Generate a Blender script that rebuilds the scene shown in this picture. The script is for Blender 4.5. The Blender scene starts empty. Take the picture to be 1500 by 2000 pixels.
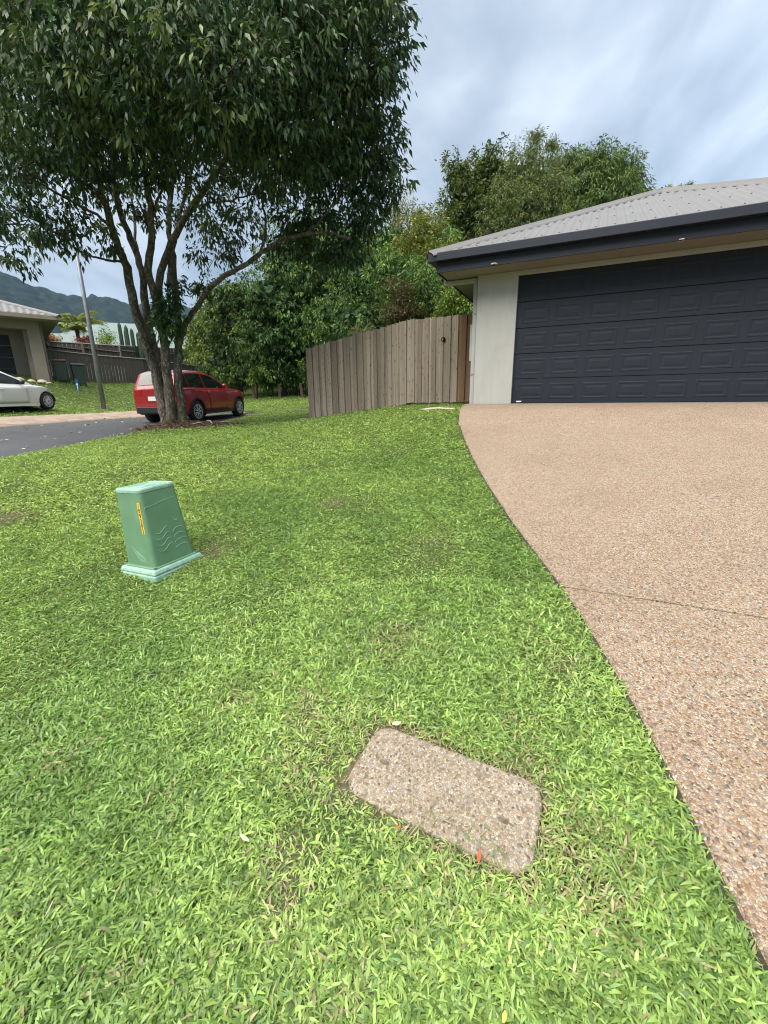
import bpy, bmesh, random
import numpy as np
from math import *
from mathutils import Vector, Matrix
SC = bpy.context.scene
COL = SC.collection
rng = np.random.default_rng(7)
random.seed(7)
EYE=np.array([0,0,1.5]); FPX=830.; PITCH=atan(223/830.); ROLL=atan(40/3089.)
_R0=np.array([1,0,0.]);_U0=np.array([0,sin(PITCH),cos(PITCH)]);CF=np.array([0,cos(PITCH),-sin(PITCH)])
CR=_R0*cos(ROLL)-_U0*sin(ROLL);CU=_U0*cos(ROLL)+_R0*sin(ROLL)
def ray(u,v): return CF+CR*((u-750)/FPX)+CU*((1000-v)/FPX)
def at(u,v,y):
    d=ray(u,v); return EYE+d*(y/d[1])
def proj(P):
    q=np.asarray(P)-EYE; z=q@CF; return 750+FPX*(q@CR)/z, 1000-FPX*(q@CU)/z
GP=np.array([2.336,8.0,1.3535]); GW=np.array([.9097,-.4153,0]); GD=np.array([.4153,.9097,0])
_cp=[(-5.75,6.56,.68),(-5.8,7.96,.72),(-5.7,10.2,.8),(-5.0,12.5,.85),(-5.06,15.2,.87),(-5.6,3,.46),(-5.6,0,.2),(-5.6,-4,-.2),
 (-9,7,.74),(-9,11,.84),(-9,16,.92),(-9,2,.5),(-8,20,.98),(-5,20,1.2),(-12.5,14.3,1.05),(-12,17.1,1.02),(-11.5,20,1.02),(-12.5,8,.98),(-12.5,2,.7),
 (-13.4,17.5,1.2),(-13,20.3,1.15),(-16.8,22,2.62),(-18.2,24,2.75),(-16.4,30,2.72),(-13.9,40,2.62),(-16,10,1.7),(-16,3,1.6),(-24,20,3),(-30,32,3.3),(-28,8,3),(-18,15,1.9),(-14.5,25,1.9),(-10.5,27,1.5),
 (-7.45,25,1.62),(-4.6,25,1.62),(0,24,1.65),(-3,29,2.5),(-8,31,2.5),(3,32,2.8),(0,40,3.2),(-7,44,3),(10,30,2.6),
 (-1.94,11.6,.93),(-.7,10.9,1.15),(.56,10.2,1.30),(-3.2,12.5,.88),(-2.5,15,1.0),(-2,19,1.25),(1,13,1.4),(2,18,1.5),(4.5,13,1.4),(-3,9.5,.9),(-4.2,11.3,.87),
 (2.3,9.3,1.33),(10,12,1.4),(10,20,1.7),(20,20,2),(20,5,1.2),(14,3,1.3),(-1.5,8,.98),(-3.5,6,.68)]
_pl=[(x,y) for x in (-1.5,.5,2.5,4.5,7) for y in (-2,0,2,4,6)]+[(1.7,7.6),(0.5,8),(4,6.9)]
def _plz(x,y): return 1.345+.176*(GD[0]*x+GD[1]*y-8.248)
_cp=np.array(_cp+[(x,y,min(1.345,_plz(x,y))) for x,y in _pl if GD[0]*x+GD[1]*y<8.2]+[(-3,2,_plz(-2.7,2)),(-3,-1,-.3),(8,-6,-1),(-8,-8,-.5),(0,-8,-1.1)])
def _U(r2): return .5*r2*np.log(r2+1e-9)
_n=len(_cp); _K=_U(((_cp[:,None,:2]-_cp[None,:,:2])**2).sum(2))+np.eye(_n)*.4
_P=np.c_[np.ones(_n),_cp[:,:2]]
_A=np.block([[_K,_P],[_P.T,np.zeros((3,3))]]); _S=np.linalg.solve(_A,np.r_[_cp[:,2],0,0,0])
def H(x,y):
    x=np.asarray(x,float);y=np.asarray(y,float); sh=np.broadcast(x,y).shape
    x=np.broadcast_to(x,sh).ravel();y=np.broadcast_to(y,sh).ravel()
    out=np.empty(len(x))
    for i in range(0,len(x),40000):
        a=np.clip(x[i:i+40000],-32,24);b=np.clip(y[i:i+40000],-9,46)
        r2=(a[:,None]-_cp[None,:,0])**2+(b[:,None]-_cp[None,:,1])**2
        z=_U(r2)@_S[:_n]+_S[_n]+_S[_n+1]*a+_S[_n+2]*b
        dd=np.hypot(x[i:i+40000]-a,y[i:i+40000]-b); w=np.clip(dd/60,0,1); out[i:i+40000]=z*(1-w)+2.2*w
    return out.reshape(sh)
def ground(u,v,off=0.):
    d=ray(u,v); t=np.geomspace(.4,90,6000); p=EYE+d*t[:,None]
    g=p[:,2]-H(p[:,0],p[:,1])-off; k=np.argmax(g<0)
    if g[k]>=0: return p[-1]
    f=g[k-1]/(g[k-1]-g[k]); return p[k-1]*(1-f)+p[k]*f
# ---------------------------------------------------------------- camera, world, sun, exposure
cam = bpy.data.cameras.new('camera'); camo = bpy.data.objects.new('camera', cam); COL.objects.link(camo)
cam.sensor_fit = 'VERTICAL'; cam.sensor_height = 24; cam.sensor_width = 18; cam.lens = FPX/2000*24
cam.clip_start = .05; cam.clip_end = 6000
_m = Matrix.Identity(4)
for _i in range(3):
    _m[_i][0] = CR[_i]; _m[_i][1] = CU[_i]; _m[_i][2] = -CF[_i]; _m[_i][3] = EYE[_i]
camo.matrix_world = _m
SC.camera = camo
SUN_AZ, SUN_EL = radians(222), radians(60)
W = bpy.data.worlds.new('World'); SC.world = W; W.use_nodes = True
def build_world():
    nt = W.node_tree; nt.nodes.clear(); N = nt.nodes.new; L = nt.links.new
    def math_(op, a, b=None):
        n = N('ShaderNodeMath'); n.operation = op
        for i, q in enumerate((a, b)):
            if q is None: continue
            if hasattr(q, 'is_linked'): L(q, n.inputs[i])
            else: n.inputs[i].default_value = q
        return n.outputs[0]
    tc = N('ShaderNodeTexCoord'); sep = N('ShaderNodeSeparateXYZ'); L(tc.outputs['Generated'], sep.inputs[0])
    z = math_('MAXIMUM', sep.outputs[2], 0.0); zz = math_('ADD', z, .22)
    px = math_('DIVIDE', sep.outputs[0], zz); py = math_('DIVIDE', sep.outputs[1], zz)
    cmb = N('ShaderNodeCombineXYZ'); L(px, cmb.inputs[0]); L(py, cmb.inputs[1])
    mp = N('ShaderNodeMapping'); L(cmb.outputs[0], mp.inputs[0])
    mp.inputs['Rotation'].default_value = (0, 0, radians(6)); mp.inputs['Scale'].default_value = (1.25, .62, 1)
    n1 = N('ShaderNodeTexNoise'); L(mp.outputs[0], n1.inputs['Vector'])
    n1.inputs['Scale'].default_value = 1.15; n1.inputs['Detail'].default_value = 5; n1.inputs['Roughness'].default_value = .56
    n1.inputs['Distortion'].default_value = .7
    n2 = N('ShaderNodeTexNoise'); L(mp.outputs[0], n2.inputs['Vector'])
    n2.inputs['Scale'].default_value = 3.6; n2.inputs['Detail'].default_value = 7; n2.inputs['Distortion'].default_value = .4
    cl = math_('ADD', math_('MULTIPLY', n1.outputs[0], .58), math_('MULTIPLY', n2.outputs[0], .42))
    rp = N('ShaderNodeValToRGB'); L(cl, rp.inputs[0])
    e = rp.color_ramp.elements
    e[0].position = .36; e[0].color = (.56, .68, .81, 1)
    e[1].position = .62; e[1].color = (1.38, 1.49, 1.61, 1)
    m_ = e.new(.5); m_.color = (.92, 1.05, 1.19, 1)
    # overcast brightening towards the zenith
    cie = math_('ADD', math_('MULTIPLY', z, .95), .62)
    # brighter, thinner cloud low on the right
    gd = (sin(radians(44))*cos(radians(17)), cos(radians(44))*cos(radians(17)), sin(radians(17)))
    vm = N('ShaderNodeVectorMath'); vm.operation = 'DOT_PRODUCT'; L(tc.outputs['Generated'], vm.inputs[0]); vm.inputs[1].default_value = gd
    g = math_('POWER', math_('MAXIMUM', vm.outputs['Value'], 0.0), 13.0)
    gain = math_('MULTIPLY', cie, math_('ADD', math_('MULTIPLY', g, .55), .9))
    mul = N('ShaderNodeMix'); mul.data_type = 'RGBA'; mul.blend_type = 'MULTIPLY'; mul.inputs['Factor'].default_value = 1
    cg = N('ShaderNodeCombineColor'); 
    for i in range(3): L(gain, cg.inputs[i])
    L(rp.outputs[0], mul.inputs['A']); L(cg.outputs[0], mul.inputs['B'])
    sky = N('ShaderNodeTexSky'); sky.sky_type = 'NISHITA'; sky.sun_disc = False
    sky.sun_elevation = SUN_EL; sky.sun_rotation = SUN_AZ
    mx = N('ShaderNodeMix'); mx.data_type = 'RGBA'; mx.inputs['Factor'].default_value = .93
    L(sky.outputs[0], mx.inputs['A']); L(mul.outputs['Result'], mx.inputs['B'])
    bg = N('ShaderNodeBackground'); L(mx.outputs['Result'], bg.inputs[0]); bg.inputs[1].default_value = .1
    out = N('ShaderNodeOutputWorld'); L(bg.outputs[0], out.inputs[0])
build_world()
sun = bpy.data.lights.new('sun', 'SUN'); sun.energy = 1.5; sun.angle = radians(65); sun.color = (1, .95, .86)
suno = bpy.data.objects.new('sun', sun); COL.objects.link(suno)
suno.rotation_euler = (pi/2-SUN_EL, 0, pi-SUN_AZ)
suno.location = (20, 20, 40)
SC.view_settings.view_transform = 'Standard'; SC.view_settings.look = 'None'
SC.view_settings.gamma = 1; SC.view_settings.use_curve_mapping = False
SC.view_settings.exposure = 2.6
SC.render.engine = 'CYCLES'
cy = SC.cycles
cy.use_denoising = True
cy.pixel_filter_type = 'BLACKMAN_HARRIS'; cy.filter_width = 1.1
try: cy.denoiser = 'OPENIMAGEDENOISE'
except Exception: pass
cy.max_bounces = 6; cy.diffuse_bounces = 3; cy.glossy_bounces = 2; cy.transmission_bounces = 4; cy.transparent_max_bounces = 8; cy.volume_bounces = 0
cy.caustics_reflective = False; cy.caustics_refractive = False
# ---------------------------------------------------------------- helpers
def tag(o, label=None, cat=None, group=None, kind=None):
    if label: o['label'] = label
    if cat: o['category'] = cat
    if group: o['group'] = group
    if kind: o['kind'] = kind
    return o
def thing(name, label, cat, loc=(0,0,0), rz=0., group=None):
    o = bpy.data.objects.new(name, None); COL.objects.link(o); o.location = loc; o.rotation_euler = (0,0,rz)
    o.empty_display_size = .2
    return tag(o, label, cat, group)
class MB:
    def __init__(s): s.v = []; s.f = []
    def add(s, vs, fs):
        b = len(s.v); s.v += [tuple(float(c) for c in p) for p in vs]; s.f += [tuple(b+i for i in f) for f in fs]; return s
    def box(s, c, d, rz=0, M=None):
        hx, hy, hz = d[0]/2, d[1]/2, d[2]/2
        vs = [Vector((sx*hx, sy*hy, sz*hz)) for sz in (-1,1) for sx, sy in ((-1,-1),(1,-1),(1,1),(-1,1))]
        if M is None: M = Matrix.Rotation(rz, 3, 'Z')
        vs = [M @ p + Vector(c) for p in vs]
        return s.add(vs, [(3,2,1,0),(4,5,6,7),(0,1,5,4),(1,2,6,5),(2,3,7,6),(3,0,4,7)])
    def frustum(s, c0, d0, c1, d1):
        vs = [(c0[0]+sx*d0[0]/2, c0[1]+sy*d0[1]/2, c0[2]) for sx, sy in ((-1,-1),(1,-1),(1,1),(-1,1))]
        vs += [(c1[0]+sx*d1[0]/2, c1[1]+sy*d1[1]/2, c1[2]) for sx, sy in ((-1,-1),(1,-1),(1,1),(-1,1))]
        return s.add(vs, [(3,2,1,0),(4,5,6,7),(0,1,5,4),(1,2,6,5),(2,3,7,6),(3,0,4,7)])
    def tube(s, pts, rad, n=8, cap=True):
        pts = [Vector(p) for p in pts]
        if not hasattr(rad, '__len__'): rad = [rad]*len(pts)
        vs = []; fs = []; up = None
        for i, p in enumerate(pts):
            t = (pts[min(i+1, len(pts)-1)]-pts[max(i-1, 0)]).normalized()
            if up is None:
                up = Vector((1,0,0)) if abs(t.x) < .9 else Vector((0,1,0))
            a = (up - t*up.dot(t)).normalized(); b = t.cross(a); up = a
            for k in range(n):
                q = 2*pi*k/n; vs.append(p+(a*cos(q)+b*sin(q))*rad[i])
        for i in range(len(pts)-1):
            for k in range(n):
                fs.append((i*n+k, i*n+(k+1)%n, (i+1)*n+(k+1)%n, (i+1)*n+k))
        if cap:
            fs.append(tuple(range(n-1,-1,-1))); fs.append(tuple((len(pts)-1)*n+k for k in range(n)))
        return s.add(vs, fs)
    def prism(s, poly, axis, a, b):
        n = len(poly)
        def P(q, h):
            return {'x':(h,q[0],q[1]), 'y':(q[0],h,q[1]), 'z':(q[0],q[1],h)}[axis]
        vs = [P(q,a) for q in poly]+[P(q,b) for q in poly]
        fs = [tuple(range(n-1,-1,-1)), tuple(range(n,2*n))]+[(i,(i+1)%n,n+(i+1)%n,n+i) for i in range(n)]
        return s.add(vs, fs)
    def grid(s, G, flip=False):
        r, c = len(G), len(G[0]); vs = [p for row in G for p in row]; fs = []
        for i in range(r-1):
            for j in range(c-1):
                q = (i*c+j, i*c+j+1, (i+1)*c+j+1, (i+1)*c+j); fs.append(q[::-1] if flip else q)
        return s.add(vs, fs)
    def lathe(s, prof, axis='z', n=16, c=(0,0,0)):
        vs = []; fs = []
        for r_, h in prof:
            for k in range(n):
                q = 2*pi*k/n
                p = (r_*cos(q), r_*sin(q), h)
                if axis == 'y': p = (p[0], p[2], p[1])
                if axis == 'x': p = (p[2], p[0], p[1])
                vs.append((p[0]+c[0], p[1]+c[1], p[2]+c[2]))
        for i in range(len(prof)-1):
            for k in range(n): fs.append((i*n+k, i*n+(k+1)%n, (i+1)*n+(k+1)%n, (i+1)*n+k))
        fs.append(tuple(range(n-1,-1,-1))); fs.append(tuple((len(prof)-1)*n+k for k in range(n)))
        return s.add(vs, fs)
    def mesh(s, name, mat, smooth=False):
        me = bpy.data.meshes.new(name); me.from_pydata(s.v, [], s.f)
        bm = bmesh.new(); bm.from_mesh(me); bmesh.ops.recalc_face_normals(bm, faces=bm.faces); bm.to_mesh(me); bm.free()
        if mat: me.materials.append(mat)
        if smooth: me.polygons.foreach_set('use_smooth', [True]*len(me.polygons))
        return me
    def build(s, name, mat, parent=None, smooth=False, bevel=0, kind=None, seg=2):
        return link(name, s.mesh(name, mat, smooth), parent, bevel, kind, seg)
def link(name, me, parent=None, bevel=0, kind=None, seg=2):
    o = bpy.data.objects.new(name, me); COL.objects.link(o); o.parent = parent
    if bevel:
        m = o.modifiers.new('bevel', 'BEVEL'); m.width = bevel; m.segments = seg; m.limit_method = 'ANGLE'; m.angle_limit = radians(35)
    if kind: o['kind'] = kind
    return o
def np_mesh(name, V, F, mat, colors=None, smooth=False):
    V = np.ascontiguousarray(V, np.float32); F = np.ascontiguousarray(F, np.int32)
    me = bpy.data.meshes.new(name); k = F.shape[1]
    me.vertices.add(len(V)); me.vertices.foreach_set('co', V.ravel())
    me.loops.add(F.size); me.loops.foreach_set('vertex_index', F.ravel())
    me.polygons.add(len(F)); me.polygons.foreach_set('loop_start', np.arange(0, F.size, k, dtype=np.int32))
    me.polygons.foreach_set('loop_total', np.full(len(F), k, np.int32))
    if smooth: me.polygons.foreach_set('use_smooth', np.ones(len(F), bool))
    me.update(calc_edges=True)
    if colors is not None:
        a = me.attributes.new('Col', 'FLOAT_COLOR', 'POINT')
        c = np.ones((len(V), 4), np.float32); c[:, :3] = colors; a.data.foreach_set('color', c.ravel())
    if mat: me.materials.append(mat)
    return me
# ---------------------------------------------------------------- materials
class NT:
    def __init__(s, name):
        s.m = bpy.data.materials.new(name); s.m.use_nodes = True; s.t = s.m.node_tree
        s.b = s.t.nodes['Principled BSDF']; s.out = s.t.nodes['Material Output']
    def n(s, t, **kw):
        o = s.t.nodes.new(t)
        for k, v in kw.items(): setattr(o, k, v)
        return o
    def l(s, a, b): s.t.links.new(a, b)
    def set(s, **kw):
        for k, v in kw.items():
            i = s.b.inputs[k.replace('_', ' ')]
            if hasattr(v, 'is_linked'): s.l(v, i)
            else: i.default_value = v
    def coord(s, kind='Object', scale=(1,1,1), rot=(0,0,0)):
        c = s.n('ShaderNodeTexCoord'); m = s.n('ShaderNodeMapping'); s.l(c.outputs[kind], m.inputs[0])
        m.inputs['Scale'].default_value = scale; m.inputs['Rotation'].default_value = rot; return m.outputs[0]
    def noise(s, vec, scale, detail=4, rough=.55, dist=0.):
        o = s.n('ShaderNodeTexNoise'); s.l(vec, o.inputs['Vector']); o.inputs['Scale'].default_value = scale
        o.inputs['Detail'].default_value = detail; o.inputs['Roughness'].default_value = rough; o.inputs['Distortion'].default_value = dist
        return o.outputs[0]
    def voro(s, vec, scale, feature='F1', out='Color'):
        o = s.n('ShaderNodeTexVoronoi', feature=feature); s.l(vec, o.inputs['Vector']); o.inputs['Scale'].default_value = scale
        return o.outputs[out]
    def ramp(s, fac, stops, interp='LINEAR'):
        o = s.n('ShaderNodeValToRGB'); s.l(fac, o.inputs[0]); cr = o.color_ramp; cr.interpolation = interp
        while len(cr.elements) < len(stops): cr.elements.new(.5)
        for e, (p, c) in zip(cr.elements, stops):
            e.position = p; e.color = (c, c, c, 1) if not hasattr(c, '__len__') else (*c[:3], 1)
        return o.outputs[0]
    def mix(s, a, b, fac, mode='MIX'):
        o = s.n('ShaderNodeMix', data_type='RGBA', blend_type=mode)
        for q, i in ((fac, 'Factor'), (a, 'A'), (b, 'B')):
            if hasattr(q, 'is_linked'): s.l(q, o.inputs[i])
            elif i == 'Factor': o.inputs[i].default_value = q
            else: o.inputs[i].default_value = (*q[:3], 1)
        return o.outputs['Result']
    def math(s, op, a, b=0.):
        o = s.n('ShaderNodeMath', operation=op)
        for i, q in enumerate((a, b)):
            if hasattr(q, 'is_linked'): s.l(q, o.inputs[i])
            else: o.inputs[i].default_value = q
        return o.outputs[0]
    def bump(s, h, strength=.3, dist=.01):
        o = s.n('ShaderNodeBump'); s.l(h, o.inputs['Height']); o.inputs['Strength'].default_value = strength; o.inputs['Distance'].default_value = dist
        s.l(o.outputs[0], s.b.inputs['Normal'])
    def rand(s): return s.n('ShaderNodeObjectInfo').outputs['Random']
def col(r, g, b, k=1.):
    f = lambda c: ((c/255+.055)/1.055)**2.4 if c > 10 else c/255/12.92
    return (f(r)*k, f(g)*k, f(b)*k)
def plain(name, c, rough=.5, metal=0., spec=.5, var=.12, nscale=6., coat=0.):
    k = NT(name); v = k.coord(); n = k.noise(v, nscale, 5)
    lo = tuple(q*(1-var) for q in c); hi = tuple(min(1, q*(1+var)) for q in c)
    k.set(Base_Color=k.ramp(n, [(.3, lo), (.7, hi)]), Roughness=rough, Metallic=metal, Specular_IOR_Level=spec)
    if coat: k.set(Coat_Weight=coat, Coat_Roughness=.05)
    return k.m
def leafmat(name, transl=.3, rough=.45, spec=.35, gain=1.):
    k = NT(name); a = k.n('ShaderNodeAttribute', attribute_name='Col')
    k.set(Base_Color=a.outputs['Color'], Roughness=rough, Specular_IOR_Level=spec)
    t = k.n('ShaderNodeBsdfTranslucent'); hs = k.n('ShaderNodeHueSaturation'); hs.inputs['Value'].default_value = 1.3*gain; hs.inputs['Saturation'].default_value = 1.1
    hs.inputs['Hue'].default_value = .485
    k.l(a.outputs['Color'], hs.inputs['Color']); k.l(hs.outputs[0], t.inputs[0])
    m = k.n('ShaderNodeMixShader'); m.inputs[0].default_value = transl
    k.l(k.b.outputs[0], m.inputs[1]); k.l(t.outputs[0], m.inputs[2]); k.l(m.outputs[0], k.out.inputs[0])
    return k.m
M = {}
M['leaf'] = leafmat('glossy_leaf', .22, .42, .3)
M['tree_leaf'] = leafmat('tree_leaf', .2, .5, .25)
M['blade'] = leafmat('grass_blade', .26, .42, .4)
def mk_ground():
    k = NT('soil_and_turf'); v = k.coord()
    n1 = k.noise(v, .55, 5); n2 = k.noise(v, 9, 6, .65); n3 = k.noise(v, 55, 4, .7)
    g = k.ramp(n2, [(.3, (.024,.042,.012)), (.55, (.052,.085,.021)), (.75, (.095,.135,.033))])
    g2 = k.mix(g, (.08,.10,.03), k.ramp(n1, [(.5, 0), (.75, .55)]))
    soil = k.ramp(n3, [(.3, (.05,.042,.022)), (.7, (.14,.115,.06))])
    c = k.mix(g2, soil, k.ramp(n3, [(.5, .08), (.75, .45)]))
    at_ = k.n('ShaderNodeAttribute', attribute_name='Col'); dirt = k.ramp(n3, [(.3, (.05,.04,.026)), (.7, (.17,.14,.09))])
    sp = k.n('ShaderNodeSeparateColor'); k.l(at_.outputs['Color'], sp.inputs[0]); c = k.mix(c, dirt, sp.outputs[0])
    k.set(Base_Color=c, Roughness=.9, Specular_IOR_Level=.1); k.bump(n3, .6, .03); return k.m
M['ground'] = mk_ground()
def mk_aggregate(name, stops, scale, grout, wear=.42, gr=.09, bumpd=.004):
    k = NT(name); v = k.coord()
    vv = k.n('ShaderNodeVectorMath', operation='ADD'); nz = k.n('ShaderNodeTexNoise'); k.l(v, nz.inputs['Vector']); nz.inputs['Scale'].default_value = scale*.6
    sc_ = k.n('ShaderNodeVectorMath', operation='SCALE'); k.l(nz.outputs['Color'], sc_.inputs[0]); sc_.inputs['Scale'].default_value = .55/scale
    k.l(v, vv.inputs[0]); k.l(sc_.outputs[0], vv.inputs[1]); v2 = vv.outputs[0]
    cell = k.voro(v2, scale); edge = k.voro(v2, scale, 'DISTANCE_TO_EDGE', 'Distance')
    sp = k.n('ShaderNodeSeparateColor'); k.l(cell, sp.inputs[0])
    c = k.ramp(sp.outputs[0], stops, 'CONSTANT')
    c = k.mix(c, (1,1,1), k.math('MULTIPLY', sp.outputs[1], .18))
    n1 = k.noise(v, 1.3, 5); n2 = k.noise(v, 14, 4)
    c = k.mix(c, (.55,.5,.47), k.ramp(n1, [(.45, 0), (.8, wear)]), 'MULTIPLY')
    c = k.mix(c, (.8,.75,.72), k.ramp(n2, [(.5, 0), (.8, .5)]), 'MULTIPLY')
    c = k.mix(grout, c, k.ramp(edge, [(0, .0), (gr, 1)]))
    k.set(Base_Color=c, Roughness=.7, Specular_IOR_Level=.3); k.bump(k.ramp(edge, [(0, 0), (.3, 1)]), .7, bumpd); return k.m
M['drive'] = mk_aggregate('exposed_aggregate', [(0, col(233,197,148,.325)), (.17, col(212,159,113,.325)), (.33, col(242,215,176,.325)), (.5, col(195,141,103,.325)), (.62, col(221,177,128,.325)), (.70, col(157,129,104,.325)), (.80, col(119,107,96,.325)), (.92, col(247,227,196,.325))] , 118, col(197,166,126,.325))
M['lid'] = mk_aggregate('worn_pebble_concrete', [(0, col(183,160,127,.42)), (.25, col(157,136,107,.42)), (.5, col(197,176,143,.42)), (.7, col(135,118,97,.42)), (.86, col(105,96,85,.42)), (.93, col(203,184,155,.42))], 120, col(165,144,113,.42), .35, .12, .0012)
def mk_asphalt():
    k = NT('asphalt'); v = k.coord(); n1 = k.noise(v, .8, 4); n2 = k.noise(v, 60, 3, .7)
    c = k.ramp(n1, [(.3, (.04,.042,.046)), (.7, (.062,.064,.068))]); c = k.mix(c, (.16,.16,.16), k.ramp(n2, [(.58, 0), (.8, .6)]))
    k.set(Base_Color=c, Roughness=.75, Specular_IOR_Level=.4); k.bump(n2, .5, .01); return k.m
M['asphalt'] = mk_asphalt()
M['kerb'] = plain('kerb_concrete', col(170,150,132,.62), .85, var=.3, nscale=3)
def mk_wood(name, base, base2, knots=True, streak=.6):
    k = NT(name); r = k.rand()
    c = k.n('ShaderNodeTexCoord'); mp = k.n('ShaderNodeMapping'); k.l(c.outputs['Object'], mp.inputs[0])
    cb = k.n('ShaderNodeCombineXYZ'); k.l(k.math('MULTIPLY', r, 37.), cb.inputs[0]); k.l(k.math('MULTIPLY', r, 91.), cb.inputs[2]); k.l(cb.outputs[0], mp.inputs['Location'])
    v = mp.outputs[0]
    m2 = k.n('ShaderNodeMapping'); k.l(v, m2.inputs[0]); m2.inputs['Scale'].default_value = (60, 60, 2.2)
    g = k.noise(m2.outputs[0], 1, 5, .6, .6)
    m3 = k.n('ShaderNodeMapping'); k.l(v, m3.inputs[0]); m3.inputs['Scale'].default_value = (8, 8, 1.1)
    big = k.noise(m3.outputs[0], 1, 3)
    c1 = k.mix(base, base2, r)
    c1 = k.mix(c1, (.45,.42,.4), k.ramp(g, [(.42, 0), (.7, streak)]), 'MULTIPLY')
    c1 = k.mix(c1, (1.25,1.22,1.18), k.ramp(big, [(.4, 0), (.7, .8)]), 'MULTIPLY')
    h = g
    if knots:
        sx = k.n('ShaderNodeSeparateXYZ'); k.l(v, sx.inputs[0]); m4 = k.n('ShaderNodeCombineXYZ'); k.l(k.math('MULTIPLY', sx.outputs[0], 11.), m4.inputs[0]); k.l(k.math('MULTIPLY', sx.outputs[2], 6.5), m4.inputs[1])
        vo = k.n('ShaderNodeTexVoronoi', voronoi_dimensions='2D'); k.l(m4.outputs[0], vo.inputs['Vector']); vo.inputs['Scale'].default_value = 1.; vd = vo.outputs['Distance']
        c1 = k.mix(c1, (.11,.072,.048), k.ramp(vd, [(.045, .95), (.125, 0)]))
    k.set(Base_Color=c1, Roughness=.85, Specular_IOR_Level=.15); k.bump(h, .4, .004); return k.m
M['paling'] = mk_wood('weathered_pine', col(182,169,152,.70), col(140,128,115,.70))
M['paling_brown'] = mk_wood('brown_stained_pine', col(160,130,104,.62), col(138,112,90,.62))
M['old_fence'] = mk_wood('old_grey_timber', col(118,111,105), col(88,82,78), False, .85)
M['post'] = mk_wood('dark_post_timber', col(100,86,74), col(86,74,64), False)
def mk_render():
    k = NT('painted_render'); v = k.coord('Object', (9,9,2.2)); n = k.noise(v, 1, 5, .6); v2 = k.coord('Object'); n2 = k.noise(v2, 90, 4)
    n3 = k.noise(v2, 2.2, 4)
    c = k.ramp(n, [(.3, col(184,184,179,.72)), (.55, col(189,188,183,.72)), (.75, col(193,192,187,.72))]); c = k.mix(c, (.78,.76,.72), k.ramp(n3, [(.5,0),(.8,.5)]), 'MULTIPLY')
    k.set(Base_Color=c, Roughness=.85, Specular_IOR_Level=.2); k.bump(n2, .5, .006); return k.m
M['render'] = mk_render()
M['beige'] = plain('beige_render', col(168,156,140,.62), .85, var=.1, nscale=2)
M['soffit'] = plain('soffit_board', col(166,158,142,.55), .8, var=.05, nscale=1.5)
M['navy'] = plain('navy_steel', col(44,51,66,.44), .5, spec=.3, var=.1, nscale=9)
M['door'] = plain('navy_door_steel', col(51,56,67,.47), .6, spec=.22, var=.08, nscale=20)
M['roof'] = plain('pale_roof_steel', col(176,173,172,.36), .5, spec=.4, var=.06, nscale=1.2)
M['roofcap'] = plain('roof_capping', col(162,159,158,.36), .5, var=.06)
M['grey_metal'] = plain('galvanised_steel', col(150,156,162,.68), .5, .5, var=.12, nscale=8)
M['meter'] = plain('meter_box_paint', col(176,178,176), .5, var=.05)
M['white'] = plain('white_paint', col(232,232,226), .5, var=.03)
M['black'] = plain('black_plastic', (.012,.012,.013), .5, var=.1)
M['rubber'] = plain('tyre_rubber', (.016,.016,.017), .8, var=.2)
M['glass'] = plain('tinted_glass', (.01,.013,.015), .06, spec=.6, var=.0)
M['rim'] = plain('alloy_rim', (.68,.69,.7), .35, .4, var=.05)
M['red'] = plain('red_car_paint', (.34,.009,.015), .28, .15, .5, .04, 3, .8)
M['whitecar'] = plain('white_car_paint', (.8,.8,.79), .3, 0, .5, .02, 3, .7)
M['lens_red'] = plain('red_lens', (.35,.01,.01), .15, var=.05)
M['lens_clear'] = plain('clear_lens', (.55,.57,.6), .12, var=.05)
M['teal_roof'] = plain('pale_teal_roof', col(172,196,190,.32), .5, var=.08, nscale=.6)
M['bin_green'] = plain('bin_green_plastic', (.03,.055,.035), .5, var=.1)
M['bin_red'] = plain('bin_red_plastic', (.32,.03,.035), .45, var=.1)
M['blue'] = plain('blue_marker_plastic', (.012,.09,.27), .45, var=.08)
M['yellow'] = plain('yellow_sticker', (.72,.46,.05), .5, var=.08, nscale=20)
M['ink'] = plain('black_ink', (.02,.012,.01), .6, var=.0)
M['stone'] = plain('pale_stone', col(186,176,156), .9, var=.25, nscale=12)
M['stick'] = plain('bleached_wood', col(172,160,142), .9, var=.25, nscale=15)
M['hole'] = plain('black_hole_rim', (.008,.008,.008), .95, spec=.05, var=.0)
M['dark'] = plain('dark_interior', (.012,.012,.014), .7, var=.1)
M['orange_leaf'] = plain('dry_orange_leaf', (.42,.09,.03), .6, var=.3, nscale=60)
M['yellow_leaf'] = plain('yellow_leaf', (.5,.42,.09), .6, var=.3, nscale=60)
M['pale_leaf'] = plain('pale_leaf', (.42,.5,.26), .6, var=.2, nscale=60)
def mk_pillar():
    k = NT('faded_green_plastic'); v = k.coord(); n = k.noise(v, 6, 5, .6); n2 = k.noise(v, 70, 3)
    c = k.ramp(n, [(.3, (.105,.205,.12)), (.6, (.125,.24,.142)), (.8, (.165,.285,.185))])
    k.set(Base_Color=c, Roughness=.5, Specular_IOR_Level=.35); k.bump(n2, .12, .003); return k.m
M['pillar'] = mk_pillar()
def mk_pillar2():
    k = NT('chalky_green_plastic'); v = k.coord(); n = k.noise(v, 30, 5, .65)
    c = k.ramp(n, [(.3, (.17,.30,.225)), (.55, (.25,.40,.315)), (.75, (.37,.51,.43))])
    k.set(Base_Color=c, Roughness=.65, Specular_IOR_Level=.3); return k.m
M['pillar_pale'] = mk_pillar2()
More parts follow.
